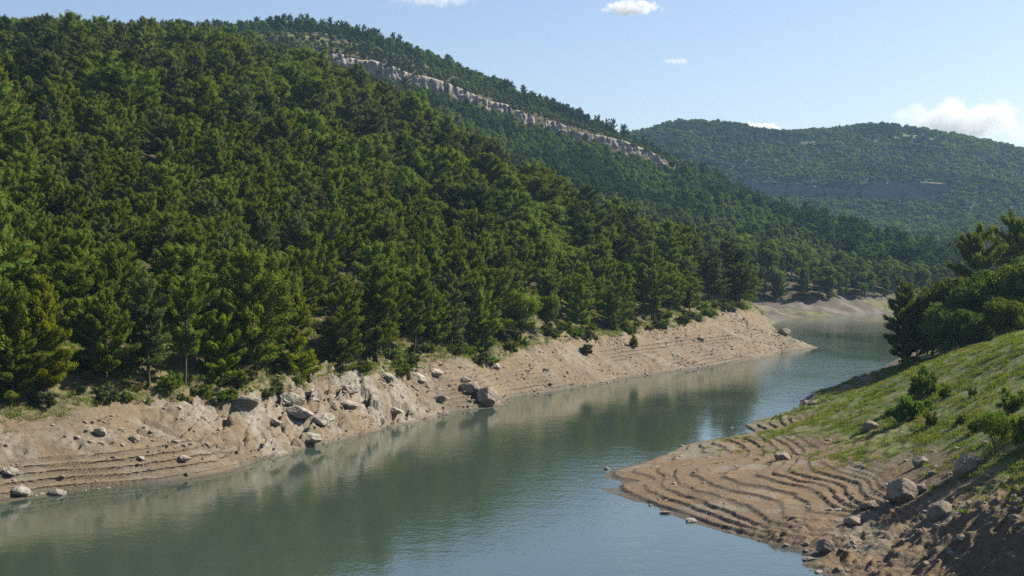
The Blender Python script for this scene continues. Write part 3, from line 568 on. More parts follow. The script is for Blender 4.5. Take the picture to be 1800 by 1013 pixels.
pxn, pyn = pix(near[:, 0], near[:, 1], near[:, 2]); inv = (pxn > -12) & (pxn < 1812)
order = np.argsort(np.where(inv, near[:, 1] - .0 * pxn, 1e9)); pick = order[:275]; rest = np.setdiff1d(np.arange(len(near)), pick)
MARKS = [(22, 'the left edge'), (78, 'the yellow-green pine near the left edge'), (186, 'the broad grey-green pine'), (262, 'the tall greyish pine'), (325, 'the open-crowned pine'), (392, 'the bright yellow-green tree'), (455, 'the tall round-headed pine'), (517, 'the left limestone blocks'), (600, 'the middle limestone blocks'), (662, 'the right limestone blocks'), (726, 'the flat-crowned pine'), (795, 'the slender bank-top pine'), (848, 'the dark full pine'), (903, 'the left rounded leafy tree'), (962, 'the right rounded leafy tree'), (1022, 'the pointed bank-top pine'), (1088, 'the lone dark bush'), (1150, 'the open pine near the headland'), (1230, 'the bare headland'), (1330, 'the headland tip')]
LK = ['conical', 'slender grey-green', 'round-headed', 'full conical', 'flat-topped open', 'bushy round']
def where(px, inl):
    m = min(MARKS, key=lambda q: abs(q[0] - px))[1]
    return ('directly behind ' if inl < 7 else 'two rows behind ' if inl < 14 else 'a few rows behind ' if inl < 22 else 'upslope behind ' if inl < 32 else 'high upslope behind ') + m
for i in pick:
    x, y, z = near[i]; k = random.choices(range(6), [3, 2.5, 3, 3, 1.6, 3])[0]; h = random.uniform(10.5, 16.5); wd = random.uniform(.95, 1.3); si, ti = st(x, y); inl = ti - float(tline(si))
    tree('pine_tree', pine_p[k], x, y, float(gL(np.array([x]), np.array([y]))[0]) if ti < 40 else z, h, f"{'tall' if h > 14.5 else 'short' if h < 12.3 else 'middling'} {'wide ' if wd > 1.14 else ''}{LK[k]} pine {where(pxn[i], inl)}", 'tree', 'pines crowding the near slope', wide=wd)

# instancing of the uncountable rest
def gn_scatter(name, pts, rotz, scl, idx, meshes, label=None, cat=None, tilt=None):
    col = bpy.data.collections.new(name + '_kinds')
    for i, m in enumerate(meshes):
        o = bpy.data.objects.new(f'{name}_kind_{i:02d}', m); col.objects.link(o)
    me = bpy.data.meshes.new(name); n = len(pts); me.vertices.add(n); me.vertices.foreach_set('co', np.asarray(pts, np.float32).ravel())
    rot = np.zeros((n, 3), np.float32); rot[:, 2] = rotz
    if tilt is not None: rot[:, :2] = tilt
    a = me.attributes.new('rotv', 'FLOAT_VECTOR', 'POINT'); a.data.foreach_set('vector', rot.ravel())
    sc = np.asarray(scl, np.float32); sc = np.repeat(sc[:, None], 3, 1) if sc.ndim == 1 else sc
    a = me.attributes.new('sclv', 'FLOAT_VECTOR', 'POINT'); a.data.foreach_set('vector', sc.ravel())
    a = me.attributes.new('kindi', 'INT', 'POINT'); a.data.foreach_set('value', np.asarray(idx, np.int32))
    o = link(bpy.data.objects.new(name, me)); tag(o, label, cat, kind='stuff')
    g = bpy.data.node_groups.new(name, 'GeometryNodeTree'); g.interface.new_socket('Geometry', in_out='INPUT', socket_type='NodeSocketGeometry'); g.interface.new_socket('Geometry', in_out='OUTPUT', socket_type='NodeSocketGeometry')
    gi = g.nodes.new('NodeGroupInput'); go = g.nodes.new('NodeGroupOutput'); ip = g.nodes.new('GeometryNodeInstanceOnPoints'); ci = g.nodes.new('GeometryNodeCollectionInfo')
    ci.inputs['Collection'].default_value = col; ci.inputs['Separate Children'].default_value = True; ci.inputs['Reset Children'].default_value = True
    def at(nm, ty): x = g.nodes.new('GeometryNodeInputNamedAttribute'); x.data_type = ty; x.inputs[0].default_value = nm; return x.outputs[0]
    e2 = g.nodes.new('FunctionNodeEulerToRotation'); L = g.links.new
    L(gi.outputs[0], ip.inputs['Points']); L(ci.outputs[0], ip.inputs['Instance']); ip.inputs['Pick Instance'].default_value = True
    L(at('kindi', 'INT'), ip.inputs['Instance Index']); L(at('rotv', 'FLOAT_VECTOR'), e2.inputs[0]); L(e2.outputs[0], ip.inputs['Rotation']); L(at('sclv', 'FLOAT_VECTOR'), ip.inputs['Scale']); L(ip.outputs[0], go.inputs[0])
    md = o.modifiers.new('scatter', 'NODES'); md.node_group = g; return o
def rnd(n, a, b): return rg.uniform(a, b, n)
pj = [joined('forest_pine', pine_geo(**k), M['pine_grey'] if i == 1 else M['pine']) for i, k in enumerate(PINES[:4] + [PINES[5]])] + [joined('forest_broadleaf', broad_geo(27, 11, 4.4, 14, 7000, .42), M['broad'])]
R3 = near[rest]; R3[:, 2] -= .2
n = len(R3); ki = rg.choice(6, n, p=[.14, .12, .26, .12, .2, .16]); s0 = (.72 + .75 * rg.random(n) ** 1.5); SCL = np.stack([s0 * rnd(n, 1.05, 1.5), s0 * rnd(n, 1.05, 1.5), s0], 1)
pj += [joined('forest_broadleaf', broad_geo(28, 12, 4.8, 12, 6000, .46), M['pine_olive']), joined('forest_pine', pine_geo(9, 14, 4.4, .12, shape='round', cr=1.1), M['pine_olive']), joined('forest_pine', pine_geo(10, 14, 4.0, .16), M['far_dark'])]
pn_ = fbm(R3[:, 0] / 38, R3[:, 1] / 60, 98, 4) + rg.normal(0, .13, n); ki = np.where(pn_ > .10, rg.choice([5, 6, 7, 7], n), np.where(pn_ < -.12, rg.choice([8, 8, 1, 0], n), ki))
gn_scatter('pine_forest', R3, rnd(n, 0, 6.28), SCL, ki, pj, 'pine forest filling the upper part of the near slope', 'forest')
# hill behind: 260 largest-showing trees as objects, the rest one forest
hx, hy = scatter(-450, 760, 610, 1680, 8.2, 3); hz = gL0(hx, hy); px2, py2 = pix(hx, hy, hz); cd2, cp2 = polydist(hx, hy, cliff2)
ok = (hz > 6.0 + 1.5 * fbm(hx / 14, hy / 14, 18, 3)) & (px2 > 150) & (px2 < 1900) & ((hy > 760) | (hx > 100)) & ((py2 > -10))
ok &= ~((cd2 < 2) & (cd2 > -17) & (cp2 > .01) & (cp2 < .99) & (rg.random(len(hx)) < .90))
ok &= ~((cd2 > 0) & (cd2 < 70) & (cp2 > .02) & (cp2 < .995) & (rg.random(len(hx)) < .1))
opn2 = sstep(.1, .35, fbm(hx / 25, hy / 25, 16, 3)) * sstep(1230, 1260, hy) * sstep(-110, -150, hx); ok &= rg.random(len(hx)) > opn2 * .85
ok &= rg.random(len(hx)) > .10
H2 = np.stack([hx, hy, hz], 1)[ok]; px2 = px2[ok]; py2 = py2[ok]; cdx = cd2[ok]
inv = (px2 > 1040) & (px2 < 1700) & (H2[:, 0] > 60)
order = np.argsort(np.where(inv, H2[:, 1], 1e9)); pick2 = order[:240]; rest2 = np.setdiff1d(np.arange(len(H2)), pick2)
BK = ['rounded dark', 'full leafy', 'bushy leafy', 'round-headed pine', 'narrow pine']
for i in pick2:
    x, y, z = H2[i]; k = random.choices(range(5), [3, 3, 3, 2, 2])[0]; h = random.uniform(10, 17); wd = random.uniform(.85, 1.2); dsh = abs(polydist(x, y, [p for p in shoreL if p[1] > 600])[0])
    a = 'just past the headland' if px2[i] < 1290 else 'behind the headland tip' if px2[i] < 1370 else 'left side of the far bay' if px2[i] < 1440 else 'middle of the far bay' if px2[i] < 1510 else 'right side of the far bay' if px2[i] < 1570 else 'above the shaded grove'
    b = 'first' if dsh < 38 else 'second' if dsh < 50 else 'third' if dsh < 62 else 'fourth' if dsh < 76 else 'upper'
    tree('broadleaf_tree' if k < 3 else 'round_headed_pine', MIDP[k], x, y, z, h, f"{'tall' if h > 14.6 else 'low' if h < 12.2 else 'middling'} {'broad ' if wd > 1.05 else ''}{BK[k]}{' tree' if k < 3 else ''}, {b} rank up, {a}", 'tree', 'trees of the wood above the far bay', wide=wd)
mj = [joined('hill_tree', broad_geo(50 + i, 12, 4.4, 7, 1300, .85, base=.1), M['far']) for i in range(3)] + [joined('hill_pine', pine_geo(60 + i, 14, 3.6, .12, .75, 16, .95, .55, 'round', 1.2, 3, 1.0), M['far_dark']) for i in range(2)] + [joined('hill_tree_dark', broad_geo(55 + i, 12, 4.4, 7, 1300, .85, base=.1), M['far_dark']) for i in range(2)]
ex, ey = scatter(-240, 200, 1210, 1420, 5.0, 9); ed_, ep_ = polydist(ex, ey, cliff2); ok = (ed_ > 3) & (ed_ < 60) & (ep_ > .02) & (ep_ < .998) & (vnoise(ex / 14, ey / 14, 63) > .3); EX = np.stack([ex, ey, gL0(ex, ey)], 1)[ok]
R3 = H2[rest2]; n = len(R3); sz = np.where((cdx[rest2] > 0) & (cdx[rest2] < 90), np.interp(R3[:, 0], [-120, 20, 80], [.62, .5, .3]), 1.0) * rnd(n, .65, 1.2); SCL = np.stack([sz * rnd(n, .9, 1.2), sz * rnd(n, .9, 1.2), sz], 1); R3 = np.vstack([R3, EX]); m_ = len(EX); q_ = rnd(m_, .16, .42); SCL = np.vstack([SCL, np.stack([q_ * 1.5, q_ * 1.5, q_], 1)]); n = len(R3)
gn_scatter('hill_forest', R3, rnd(n, 0, 6.28), SCL, np.where(fbm(R3[:, 0] / 55, R3[:, 1] / 90, 95, 4) + rg.normal(0, .12, n) > .02, rg.choice([3, 4, 5, 6], n), rg.choice([0, 1, 2, 2], n)), mj, 'mixed forest covering the long ridge behind the near slope', 'forest')
# far hills
hx, hy = scatter(100, 1400, 1100, 2720, 9.3, 4); hz = gF0(hx, hy); px3, py3 = pix(hx, hy, hz); cd3, cp3 = polydist(hx, hy, farc)
of = sstep(.3, .5, fbm(hx / 120, hy / 70, 25, 5)) * sstep(150, 230, hz); of = np.clip(of + sstep(.15, .35, fbm(hx / 90, hy / 60, 26, 4)) * (hx > 760) * (hz > 140) * .8, 0, 1)
ok = (px3 > 1030) & (px3 < 1950) & (rg.random(len(hx)) > of * .92) & ~((cd3 < 2) & (cd3 > -20) & (cp3 > .01) & (cp3 < .99) & (rg.random(len(hx)) < .8)) & ((hy > 1500) | (hx > 330)) & (rg.random(len(hx)) > .08)
R3 = np.stack([hx, hy, hz - .3], 1)[ok]; n = len(R3)
fj = [joined('far_tree', broad_geo(70 + i, 10, 5.4, 5, 360, 1.7, base=.05, trunk=False), M['far'] if i < 3 else M['far_dark']) for i in range(5)]
sz = rnd(n, .55, 1.35); SCL = np.stack([sz * rnd(n, .9, 1.2), sz * rnd(n, .9, 1.2), sz], 1)
gn_scatter('far_forest', R3, rnd(n, 0, 6.28), SCL * (1 + .35 * fbm(R3[:, 0] / 60, R3[:, 1] / 60, 97, 3))[:, None], np.where(fbm(R3[:, 0] / 110, R3[:, 1] / 110, 96, 4) + rg.normal(0, .1, n) > .02, rg.choice([3, 4], n), rg.choice(3, n)), fj, 'distant hazy woodland on the far hills', 'forest')

# ------------------------------------------------------------------ trees of the right bank
RT = [(1588, 632, 492, 'p3', 298, 'dark dense pine at the left end of the shaded grove, beside the water'),
 (1640, 620, 500, 'r0', 305, 'dark leafy tree behind the waterside pine of the shaded grove'),
 (1612, 628, 520, 'p5', 318, 'low dark bushy pine hidden in the waterside corner of the grove'),
 (1680, 610, 482, 'r1', 295, 'leafy tree with sunlit crown in the middle of the shaded grove'),
 (1722, 600, 388, 'p4', 322, 'tall flat-crowned pine standing above the shaded grove'),
 (1790, 590, 366, 'p4', 330, 'tallest pine at the right edge of the shaded grove'),
 (1740, 600, 470, 'r0', 285, 'sunlit yellow-green leafy tree below the tall flat-crowned pine'),
 (1800, 590, 455, 'r1', 280, 'broad sunlit leafy tree at the right edge above the grass crest'),
 (1660, 622, 530, 'r1', 282, 'small dark leafy tree at the foot of the grove'),
 (1705, 612, 540, 'r0', 270, 'shaded leafy tree directly behind the grass crest'),
 (1765, 600, 520, 'r1', 262, 'dark leafy tree behind the crest of the grass slope'),
 (1770, 590, 430, 'p2', 340, 'round-headed pine behind the tall pines of the grove'),
 (1850, 590, 440, 'r0', 290, 'leafy tree standing just past the right edge of the grove'),
 (1630, 610, 500, 'p2', 335, 'round-headed pine at the back of the shaded grove')]
leaf_g = [proto('grove', broad_geo(80 + i, 11, 5.0, 34, 16000, .36, base=.06), M['bush'] if i == 0 else M['broad']) for i in range(2)]
for (px, pb, ptop, kd, d, lab) in RT:
    x = (px - 900) * d / FPX; z = float(gR(np.array([x]), np.array([float(d)]))[0]); zt = HC - (ptop - Y0) * d / FPX; h = max(5, zt - z)
    pp = pine_p[int(kd[1])] if kd[0] == 'p' else leaf_g[int(kd[1])]
    tree('pine_tree' if kd[0] == 'p' else 'broadleaf_tree', pp, x, d, z, h, lab, 'tree', 'trees of the shaded grove on the right bank', wide=1.0 if kd[0] == 'p' else 1.15)
# trees just beyond the right edge that throw the long shadows onto the near corner
for (x, y, h, k) in [(66, 146, 4.5, 0), (66, 133, 5, 1)]:
    z = float(gR(np.array([float(x)]), np.array([float(y)]))[0]); tree('broadleaf_tree', leaf_g[k], x, y, z, h, 'leafy tree just outside the right edge whose shade falls on the near corner', 'tree', 'shade trees beyond the right edge')

# ------------------------------------------------------------------ rocks
def rock_mesh(name, seed, mat, planes=14, sub=4, squash=(1, .8, .7), flat_=0):
    import bmesh
    bm = bmesh.new(); bmesh.ops.create_icosphere(bm, subdivisions=sub, radius=1); r = np.random.default_rng(seed)
    pn = unit(r.normal(size=(planes, 3))); pd = r.uniform(.68, .98, planes)
    if flat_ == 1: pn = np.vstack([unit(np.array([[1, 0, 0], [-1, 0, 0], [0, 1, 0], [0, -1, 0], [0, 0, 1], [0, 0, -1.]]) + r.normal(0, .22, (6, 3))), pn[:5]]); pd = np.r_[r.uniform(.55, .8, 6), r.uniform(.75, .95, 5)]
    V = np.array([v.co[:] for v in bm.verts]); n = unit(V)
    dt = n @ pn.T; rad = np.min(np.where(dt > .05, pd / np.maximum(dt, .05), 9), 1); rad = np.minimum(rad, 1.15)
    nz = fbm(n[:, 0] * 2.2 + n[:, 2] * 1.7 + seed, n[:, 1] * 2.2 - n[:, 2] * 1.3, seed, 4); rad = rad * (1 + .12 * nz)
    if flat_: rad = rad * (1 - .16 * sstep(.7, .9, ridged(n[:, 0] * 1.6 + seed, n[:, 1] * 1.6 + n[:, 2] * 2.4, seed + 3, 3)))
    V2 = n * rad[:, None] * np.array(squash)
    for v, c in zip(bm.verts, V2): v.co = c
    me = bpy.data.meshes.new(name); bm.to_mesh(me); bm.free(); me.materials.append(mat)
    me.polygons.foreach_set('use_smooth', np.zeros(len(me.polygons), bool)); return me
rk_b = [rock_mesh('boulder', 100 + i, M['boulder'], 12 + i, 4, (1, .8, .72 + .05 * (i % 3))) for i in range(5)]
rk_l = [rock_mesh('limestone_block', 120 + i, M['lime'], 9 + i, 5, (1, .75, .48), 2) for i in range(6)]
def rock(name, me, px, py, wpx, label, cat, group, side, hk=1.0, sink=.25, d0=100, d1=520):
    g = gL if side == 'L' else gR; x, y, z = hit(px, py, g, d0, d1); s = .92 * wpx * y / FPX / 2
    o = link(bpy.data.objects.new(name, me)); o.location = (x, y, z + s * .7 * hk * (1 - 2 * sink)); o.scale = (s, s, s * hk); o.rotation_euler = (random.gauss(0, .12), random.gauss(0, .12), random.uniform(-.5, .5))
    tag(o, label, cat, group); return o
BL = [(36, 872, 38, 'L', 'large pale rounded boulder at the waterline near the left edge'), (99, 876, 34, 'L', 'low flat pale rock at the waterline right of the large rounded boulder'), (18, 838, 30, 'L', 'flat pale rock above the rounded boulder at the left edge'),
 (177, 770, 24, 'L', 'dark-sided pointed boulder, left one of two midway up the bare left bank'), (238, 776, 22, 'L', 'dark-sided pointed boulder, right one of two midway up the bare left bank'), (322, 813, 24, 'L', 'lone pale round boulder with dark hollow beside it above the ledges'), (328, 838, 10, 'L', 'small stone just above the waterline below the lone pale boulder'),
 (855, 708, 46, 'L', 'dark overhanging rock at the waterline right of the limestone stretch'), (828, 690, 40, 'L', 'layered dark rock above the overhanging waterline rock'), (1380, 575, 24, 'L', 'dark rock lump on the upper tip of the headland'), (1230, 600, 16, 'L', 'small dark rock on the open bare slope of the headland')]
for i, (px, py, wv, sd_, lab) in enumerate(BL): rock('boulder', (rk_l if i in (0, 1, 2, 5) else rk_b)[i % 5], px, py, wv, lab, 'boulder', 'boulders on the left bank', 'L')
BR = [(1527, 757, 34, 'pale-topped boulder alone on the thin grass of the right bank', 1.0), (1376, 808, 36, 'low angular boulder in the middle of the grassy ledges', .75), (1585, 880, 62, 'large blocky boulder with a long shadow above the stony gully', 1.0), (1618, 864, 30, 'small dark rock tucked against the large blocky boulder', .9), (1655, 910, 48, 'rounded upright boulder casting a shadow, nearest the camera', 1.25), (1700, 828, 66, 'wide smooth boulder below the thin-stemmed bush', .85), (1620, 818, 36, 'dark leaning rock between the wide boulder and the blocky one', .8), (1450, 972, 36, 'shaded boulder standing at the water beside the near corner', 1.0), (1421, 986, 26, 'small pale rock lying in the water at the near corner', .6),
 (1214, 919, 24, 'pale pointed rock at the waterline, right one of two below the ledges', .6), (1170, 905, 24, 'flat pale rock at the waterline, left one of two below the ledges', .45), (1067, 828, 16, 'dark stone at the very tip of the right bank', .8), (1040, 836, 14, 'pale stone in the water off the tip of the right bank', .6), (1286, 756, 12, 'small stone on the far waterline of the right bank', .8), (1520, 655, 30, 'dark rock on the shaded waterside bank', .8), (1545, 645, 26, 'dark rock near the foot of the shaded grove', .8), (1430, 712, 24, 'dark flat rock where the shaded bank meets the grass', .6), (1682, 790, 12, 'small pale stone on the grass near the bushes', .5), (1525, 895, 30, 'broken rock in the gully below the blocky boulder', .8), (1500, 920, 34, 'dark rock on the shaded wall of the gully', .8), (1690, 950, 26, 'small dark boulder on sand in the near corner', .8), (1640, 835, 22, 'stone at the top of the stony gully', .6)]
for i, (px, py, wv, lab, hk) in enumerate(BR): rock('boulder', rk_b[i % 5] if i not in (9, 10, 12, 17, 8) else rk_l[i % 6], px, py, wv, lab, 'boulder', 'boulders on the right bank', 'R', hk)
LS = [(430, 706, 60), (462, 708, 40), (510, 700, 50), (545, 690, 46), (572, 684, 42), (612, 684, 40), (640, 676, 34), (676, 660, 40), (705, 652, 36), (735, 662, 34), (520, 735, 70), (560, 740, 64), (610, 715, 48), (650, 742, 78), (590, 762, 60), (545, 770, 54), (690, 720, 40), (720, 700, 38), (765, 655, 30), (770, 700, 36), (815, 668, 34), (870, 640, 26), (480, 742, 34), (640, 705, 30)]
LSN = ['leftmost limestone block, low and dark-undercut, at the turf', 'narrow block beside the leftmost low limestone block', 'upright pale limestone block, third from the left in the top row', 'tall pale limestone block in the middle of the top row', 'slim upright block right of the tall pale one', 'limestone block over a dark hollow in the top row', 'small block right of the dark hollow', 'jagged grey block below the scrub, right part', 'second jagged block of the right part, half buried', 'last sizeable block of the top row before bare soil', 'broad grey slab in the lower tier, left end', 'largest sloping grey slab under the tall pale block', 'grey knob above the long pale slab', 'long pale tilted slab just above the waterline', 'low damp slab at the waterline under the grey slabs', 'lowest left slab touching the water below the outcrop', 'angular block right of the long pale slab', 'angular block between the waterline slab and the scrub', 'small rock alone on soil right of the top row', 'grey rock midway down the bank right of the outcrop', 'tilted slab above the layered dark rock', 'small grey rock high on the bank near the rounded trees', 'half-buried block at the left foot of the outcrop', 'small block wedged between top row and long pale slab']
for i, (px, py, wv) in enumerate(LS):
    if i in (1, 4, 6, 8, 13, 14, 17, 23): continue
    o = rock('limestone_block', rk_l[i % 6], px, py + 4, wv * .92, LSN[i], 'rock', 'limestone blocks of the left bank', 'L', .8 + .2 * (py < 712), .48)

# loose stones on both banks (uncountable)
st_m = [rock_mesh('stone', 140 + i, M['boulder'] if i < 2 else M['lime'], 9, 2, (1, .8, .55)) for i in range(4)]
n = 11000; sx = rg.uniform(-30, 345, n); tx_ = rg.uniform(-4, 16, n); X = ORG[0] + sx * DIR[0] - tx_ * DIR[1]; Y = ORG[1] + sx * DIR[1] + tx_ * DIR[0]; Z = gL(X, Y)
ok = (Z > -.1) & (tx_ < tline(sx) + 1) & (vnoise(X / 5, Y / 5, 55) > .4); XL = np.stack([X, Y, Z], 1)[ok]
n = 9000; X = rg.uniform(8, 62, n); Y = rg.uniform(112, 270, n); Z = gR(X, Y); dn = np.where((Y < 158), .85, .12) * (1 - .7 * grassR(X, Y, Z)); ok = (Z > -.05) & (rg.random(n) < dn * (vnoise(X / 4, Y / 4, 56) > .42)); XR = np.stack([X, Y, Z], 1)[ok]
XX = np.vstack([XL, XR]); n = len(XX); sz = .09 + .42 * rg.random(n) ** 5
gn_scatter('loose_stones', XX, rnd(n, 0, 6.28), sz, rg.choice(4, n, p=[.35, .3, .2, .15]), st_m, 'loose stones strewn over the bare banks', 'stones', rg.normal(0, .2, (n, 2)))

# ------------------------------------------------------------------ shrubs, grass
def bush_geo(seed):
    rng = np.random.default_rng(seed); cs, ds, ns, ts, cores, tubes = [], [], [], [], [], []
    for k in range(46):
        u = unit(rng.normal(size=(1, 3)) * [1, 1, .7] + [0, 0, .35])[0]; u[2] = abs(u[2]); f = rng.uniform(.45, 1.0); q = u * [1.25, 1.25, 1.75] * f * (1 + .3 * math.sin(5 * u[0] + seed) * math.cos(4 * u[1])) + [0, 0, .2]; r = rng.uniform(.2, .4); tv = rng.random()
        n = 75; d = unit(rng.normal(size=(n, 3))); cs.append(q + d * r * rng.uniform(.5, 1.15, (n, 1))); ns.append(d + [0, 0, .2]); ds.append(unit(u * .8 + [0, 0, .5] + rng.normal(0, .5, (n, 3)))); ts.append(np.clip(tv * .7 + rng.random(n) * .3, 0, 1)); cores.append((core(q, np.eye(3), r * .75, rng), tv))
        if k % 6 == 0: tubes.append(tube([[0, 0, 0], q * .55, q], [.04, .03, .012], 4))
    V, F = blades(np.vstack(cs), np.vstack(ds), .22, .10, rng, np.vstack(ns)); return joinq(tubes), add_cores(V, F, np.repeat(np.concatenate(ts), 3), cores)
bush_p = [proto('bush', bush_geo(90 + i), m, M['barkpale']) for i, m in enumerate([M['bush'], M['broad'], M['dry'], M['pine_bright']])]
def shrub(px, py, hpx, wpx, k, label, group, side='R', name='shrub'):
    g = gL if side == 'L' else gR; x, y, z = hit(px, py, g, 100, 520); h = 1.15 * hpx * y / FPX; e = tree(name, bush_p[k], x, y, z, h, label, 'shrub', group); q = (wpx / hpx) * 2.2 / 3.3; e.scale = (e.scale[0] * q, e.scale[1] * q, e.scale[2]); return e
for a in [(1622, 698, 54, 52, 1, 'tall dark green bush with light tips on the grass slope'), (1600, 740, 44, 62, 0, 'wide light green bush below the tall dark bush'), (1664, 698, 24, 26, 1, 'small dark bush right of the tall one on the slope'), (1638, 748, 24, 30, 1, 'low round bush right of the wide light green one'), (1592, 648, 22, 26, 3, 'light green shrub on the skyline edge near the grove'), (1720, 758, 26, 34, 1, 'low dark bush between the pale stone and the thin-stemmed bush'), (1710, 697, 18, 22, 1, 'small dark tuft bush high on the grass slope'), (1782, 722, 40, 60, 1, 'dark bush behind the thin-stemmed bush at the right edge'), (1690, 745, 18, 26, 1, 'small dark bush beside the pale stone'), (1805, 790, 60, 60, 1, 'dark bush cut by the right edge above the wide boulder')]:
    shrub(*a, 'bushes on the grass slope')
# thin-stemmed bush: visible bare stems under a flat light crown
def stem_bush(px, py, hpx, wpx, label):
    x, y, z = hit(px, py, gR, 100, 300); h = hpx * y / FPX; wv = wpx * y / FPX / 2; rng = np.random.default_rng(5)
    e = bpy.data.objects.new('thin_stemmed_bush', None); link(e); e.location = (x, y, z - .1); tag(e, label, 'shrub', 'bushes on the grass slope')
    for i in range(6):
        a = rng.uniform(0, 6.28); r0 = rng.uniform(0, wv * .35); p0 = np.array([r0 * math.cos(a), r0 * math.sin(a) * .5, 0]); p2 = np.array([wv * .75 * math.cos(a), wv * .6 * math.sin(a), h * .75]); V, F = tube([p0, (p0 + p2) / 2 * [.75, .75, 1], p2], [.07, .05, .02], 5)
        link(bpy.data.objects.new('stem', mesh_np('stem', V, F, M['barkpale'], smooth=True)), e)
    n = 5200; c = rng.normal(size=(n, 3)); c = unit(c) * rng.uniform(.3, 1, (n, 1)) ** .5; q = c * [wv, wv * .8, h * .33]; q[:, 2] += h * .67; k = vnoise(q[:, 0] * 1.6 + 5, q[:, 2] * 2 + 3, 5) + .3 * vnoise(q[:, 1] * 2, q[:, 2] * 3, 6) > .5; q = q[k]
    V, F = blades(q, unit(c[k] * .4 + rng.normal(0, .8, (len(q), 3))), .2, .13, rng); link(bpy.data.objects.new('crown', mesh_np('crown', V, F, M['bush'], {'tint': np.repeat(rng.random(len(q)), 3)})), e)
stem_bush(1752, 785, 62, 82, 'light green bush on thin bare stems above the wide boulder')
for a in [(1115, 612, 22, 16, 1, 'small upright dark bush alone on the bare headland soil'), (1030, 622, 18, 26, 2, 'low olive bush in a hollow of the bare left bank'), (398, 705, 20, 40, 0, 'low green shrub on the turf at the left end of the outcrop')]:
    shrub(*a, 'bushes on the bare left bank', 'L')
nsh = 150; ui = np.sort(rg.uniform(-20, 330, nsh))
for s0 in ui:
    t0 = float(tline(s0)) + rg.uniform(-1.2, 3.0); x = ORG[0] + s0 * DIR[0] - t0 * DIR[1]; y = ORG[1] + s0 * DIR[1] + t0 * DIR[0]; z = float(gL(np.array([x]), np.array([y]))[0]); px, py = pix(x, y, z)
    if px < -10 or px > 1400: continue
    k = int(rg.choice([1, 2, 2, 1, 2])); kl = ['light green', 'dark green', 'dry brownish'][k]; a = 'widest bare bank' if px < 400 else 'limestone blocks' if px < 760 else 'sloping bare bank' if px < 1150 else 'headland'
    hs_ = rg.uniform(1.0, 2.7); e = tree('shrub', bush_p[k], x, y, z, hs_, f"{'tall' if hs_ > 2.35 else 'low' if hs_ < 1.75 else 'middling'} {kl} scrub under the pines near {min(MARKS, key=lambda q: abs(q[0] - px))[1]}", 'shrub', 'scrub along the top of the left bank', wide=rg.uniform(1, 1.7))
# grass tufts
def tuft(seed, mat, n=34, h=.20, r=.24):
    rng = np.random.default_rng(seed); c = rng.normal(0, r, (n, 3)) * [1, 1, 0]; d = unit(np.stack([rng.normal(0, .45, n), rng.normal(0, .45, n), np.ones(n)], 1)); V, F = blades(c, d, h, .07, rng); return mesh_np('tuft', V, F, mat, {'tint': np.repeat(rng.random(n), 3)})
M['grass'] = leaf_mat('grass blades', (.09, .135, .018), (.165, .205, .036), .4); M['straw'] = leaf_mat('dry grass blades', (.20, .17, .08), (.30, .25, .13), .3)
tm = [tuft(1, M['grass']), tuft(2, M['grass'], 40, .28, .3), tuft(3, M['straw']), tuft(4, M['grass'], 26, .2, .34)]
n = 75000; X = rg.uniform(14, 92, n); Y = rg.uniform(118, 300, n); Z = gR(X, Y); px, py = pix(X, Y, Z); G = grassR(X, Y, Z); pn = vnoise(X / 2.2, Y / 2.2, 57) * .6 + vnoise(X / .9, Y / .9, 58) * .4
ok = (px < 1860) & (rg.random(n) < G * sstep(.4, .7, pn) * .95) & (Z > 1); Q = np.stack([X, Y, Z - .03], 1)[ok]; n = len(Q)
gn_scatter('grass', Q, rnd(n, 0, 6.28), rnd(n, .6, 1.5), rg.choice(4, n, p=[.35, .25, .15, .25]), tm, 'green grass growing over the right slope', 'grass')
n = 26000; sx = rg.uniform(-40, 345, n); tx_ = rg.uniform(2, 40, n); X = ORG[0] + sx * DIR[0] - tx_ * DIR[1]; Y = ORG[1] + sx * DIR[1] + tx_ * DIR[0]
ok = (tx_ - tline(sx) + 2.0 * fbm(X / 5, Y / 5, 7, 4) > -1.0) & (vnoise(X / 3, Y / 3, 59) > .35); X = X[ok]; Y = Y[ok]; Q = np.stack([X, Y, gL(X, Y) - .03], 1); n = len(Q)
gn_scatter('undergrowth', Q, rnd(n, 0, 6.28), rnd(n, .8, 2.2), rg.choice(4, n, p=[.25, .2, .3, .25]), tm, 'rough grass under the pines along the bank top', 'grass')

# ------------------------------------------------------------------ the air
HZ = 1
if HZ:
    import bmesh
    bm = bmesh.new(); bmesh.ops.create_cube(bm, size=1)
    me = bpy.data.meshes.new('haze'); bm.to_mesh(me); bm.free(); o = link(bpy.data.objects.new('haze', me)); tag(o, 'pale blue air haze lying over the valley', 'haze', kind='stuff')
    o.scale = (18400, 17400, 420); o.location = (0, 5500, -10.5 + 210)
    s = NT('haze air'); v = s.n('ShaderNodeVolumePrincipled'); v.inputs['Color'].default_value = (.42, .67, 1.0, 1); v.inputs['Density'].default_value = .00005; v.inputs['Anisotropy'].default_value = .25
    me.materials.append(s.done(v.outputs[0], 'Volume'))

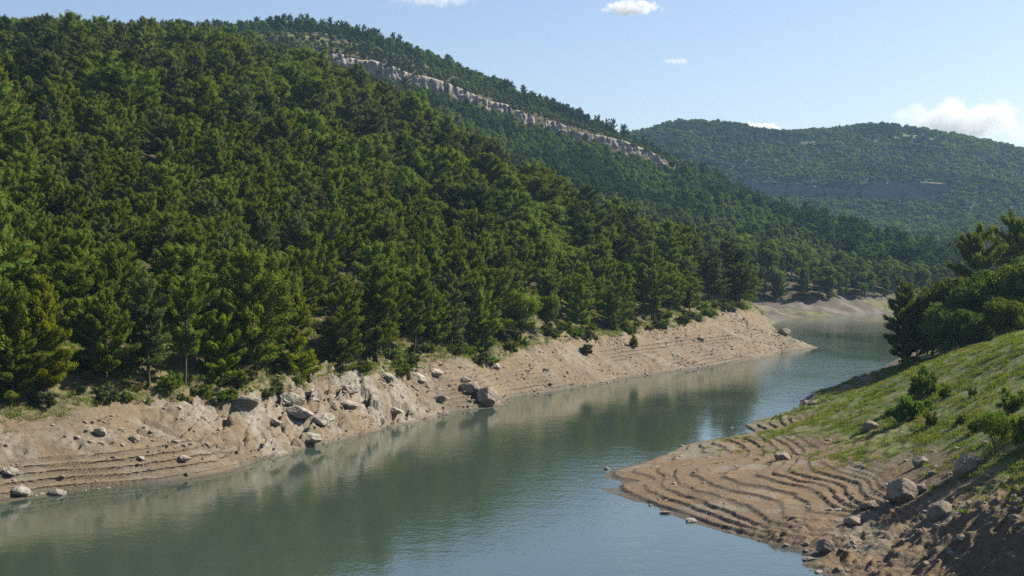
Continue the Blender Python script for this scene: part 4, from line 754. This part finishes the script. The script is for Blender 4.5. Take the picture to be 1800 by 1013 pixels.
# ------------------------------------------------------------------ clouds, far beyond the hills
def cloud(px, py, wpx, hpx, d, seed, dens, label, lumps=9):
    import bmesh
    x, y, z = P(px, py, d); a = wpx * d / FPX / 2; b = hpx * d / FPX / 2
    bm = bmesh.new(); bmesh.ops.create_icosphere(bm, subdivisions=3, radius=1); me = bpy.data.meshes.new('cloud'); bm.to_mesh(me); bm.free()
    o = link(bpy.data.objects.new('cloud', me)); o.location = (x, y, z); o.scale = (a, a * .6, b); tag(o, label, 'cloud', 'clouds')
    s = NT('cloud vapour'); tc = s.n('ShaderNodeTexCoord'); mp = s.n('ShaderNodeMapping'); s.l(tc.outputs['Object'], mp.inputs[0]); mp.inputs['Scale'].default_value = (a / b * .9, a / b * .55, .9); mp.inputs['Location'].default_value = (seed * 3.1, seed * 1.7, seed)
    n = s.noise(1.25, 5, .56, mp.outputs[0]); ln = s.n('ShaderNodeVectorMath', operation='LENGTH'); s.l(tc.outputs['Object'], ln.inputs[0])
    f = s.math('SUBTRACT', n, s.math('ADD', s.math('MULTIPLY', s.math('POWER', ln.outputs['Value'], 1.6), .34), .30))
    dn = s.math('MULTIPLY', s.ramp(f, .0, .14), dens / b)
    v = s.n('ShaderNodeVolumePrincipled'); v.inputs['Color'].default_value = (.99, .99, .99, 1); v.inputs['Anisotropy'].default_value = 0.0; s.l(dn, v.inputs['Density'])
    me.materials.append(s.done(v.outputs[0], 'Volume')); return o
cloud(1690, 218, 330, 105, 9000, 1, 1.6, 'large white puffy cloud rising behind the right end of the far hills')
cloud(1108, 14, 130, 34, 9000, 2, 1.2, 'small bright white cloud high at the top edge of the sky')
cloud(1330, 228, 120, 30, 9500, 3, 2.5, 'low thin cloud peeping over the saddle of the far hills')
cloud(760, -4, 190, 40, 9000, 4, .3, 'faint grey wisp of cloud at the top edge above the long ridge')
cloud(1190, 108, 60, 14, 9000, 5, .3, 'tiny faint wisp alone in the open sky')
SC.cycles.volume_step_rate = 1.0; SC.cycles.volume_max_steps = 256
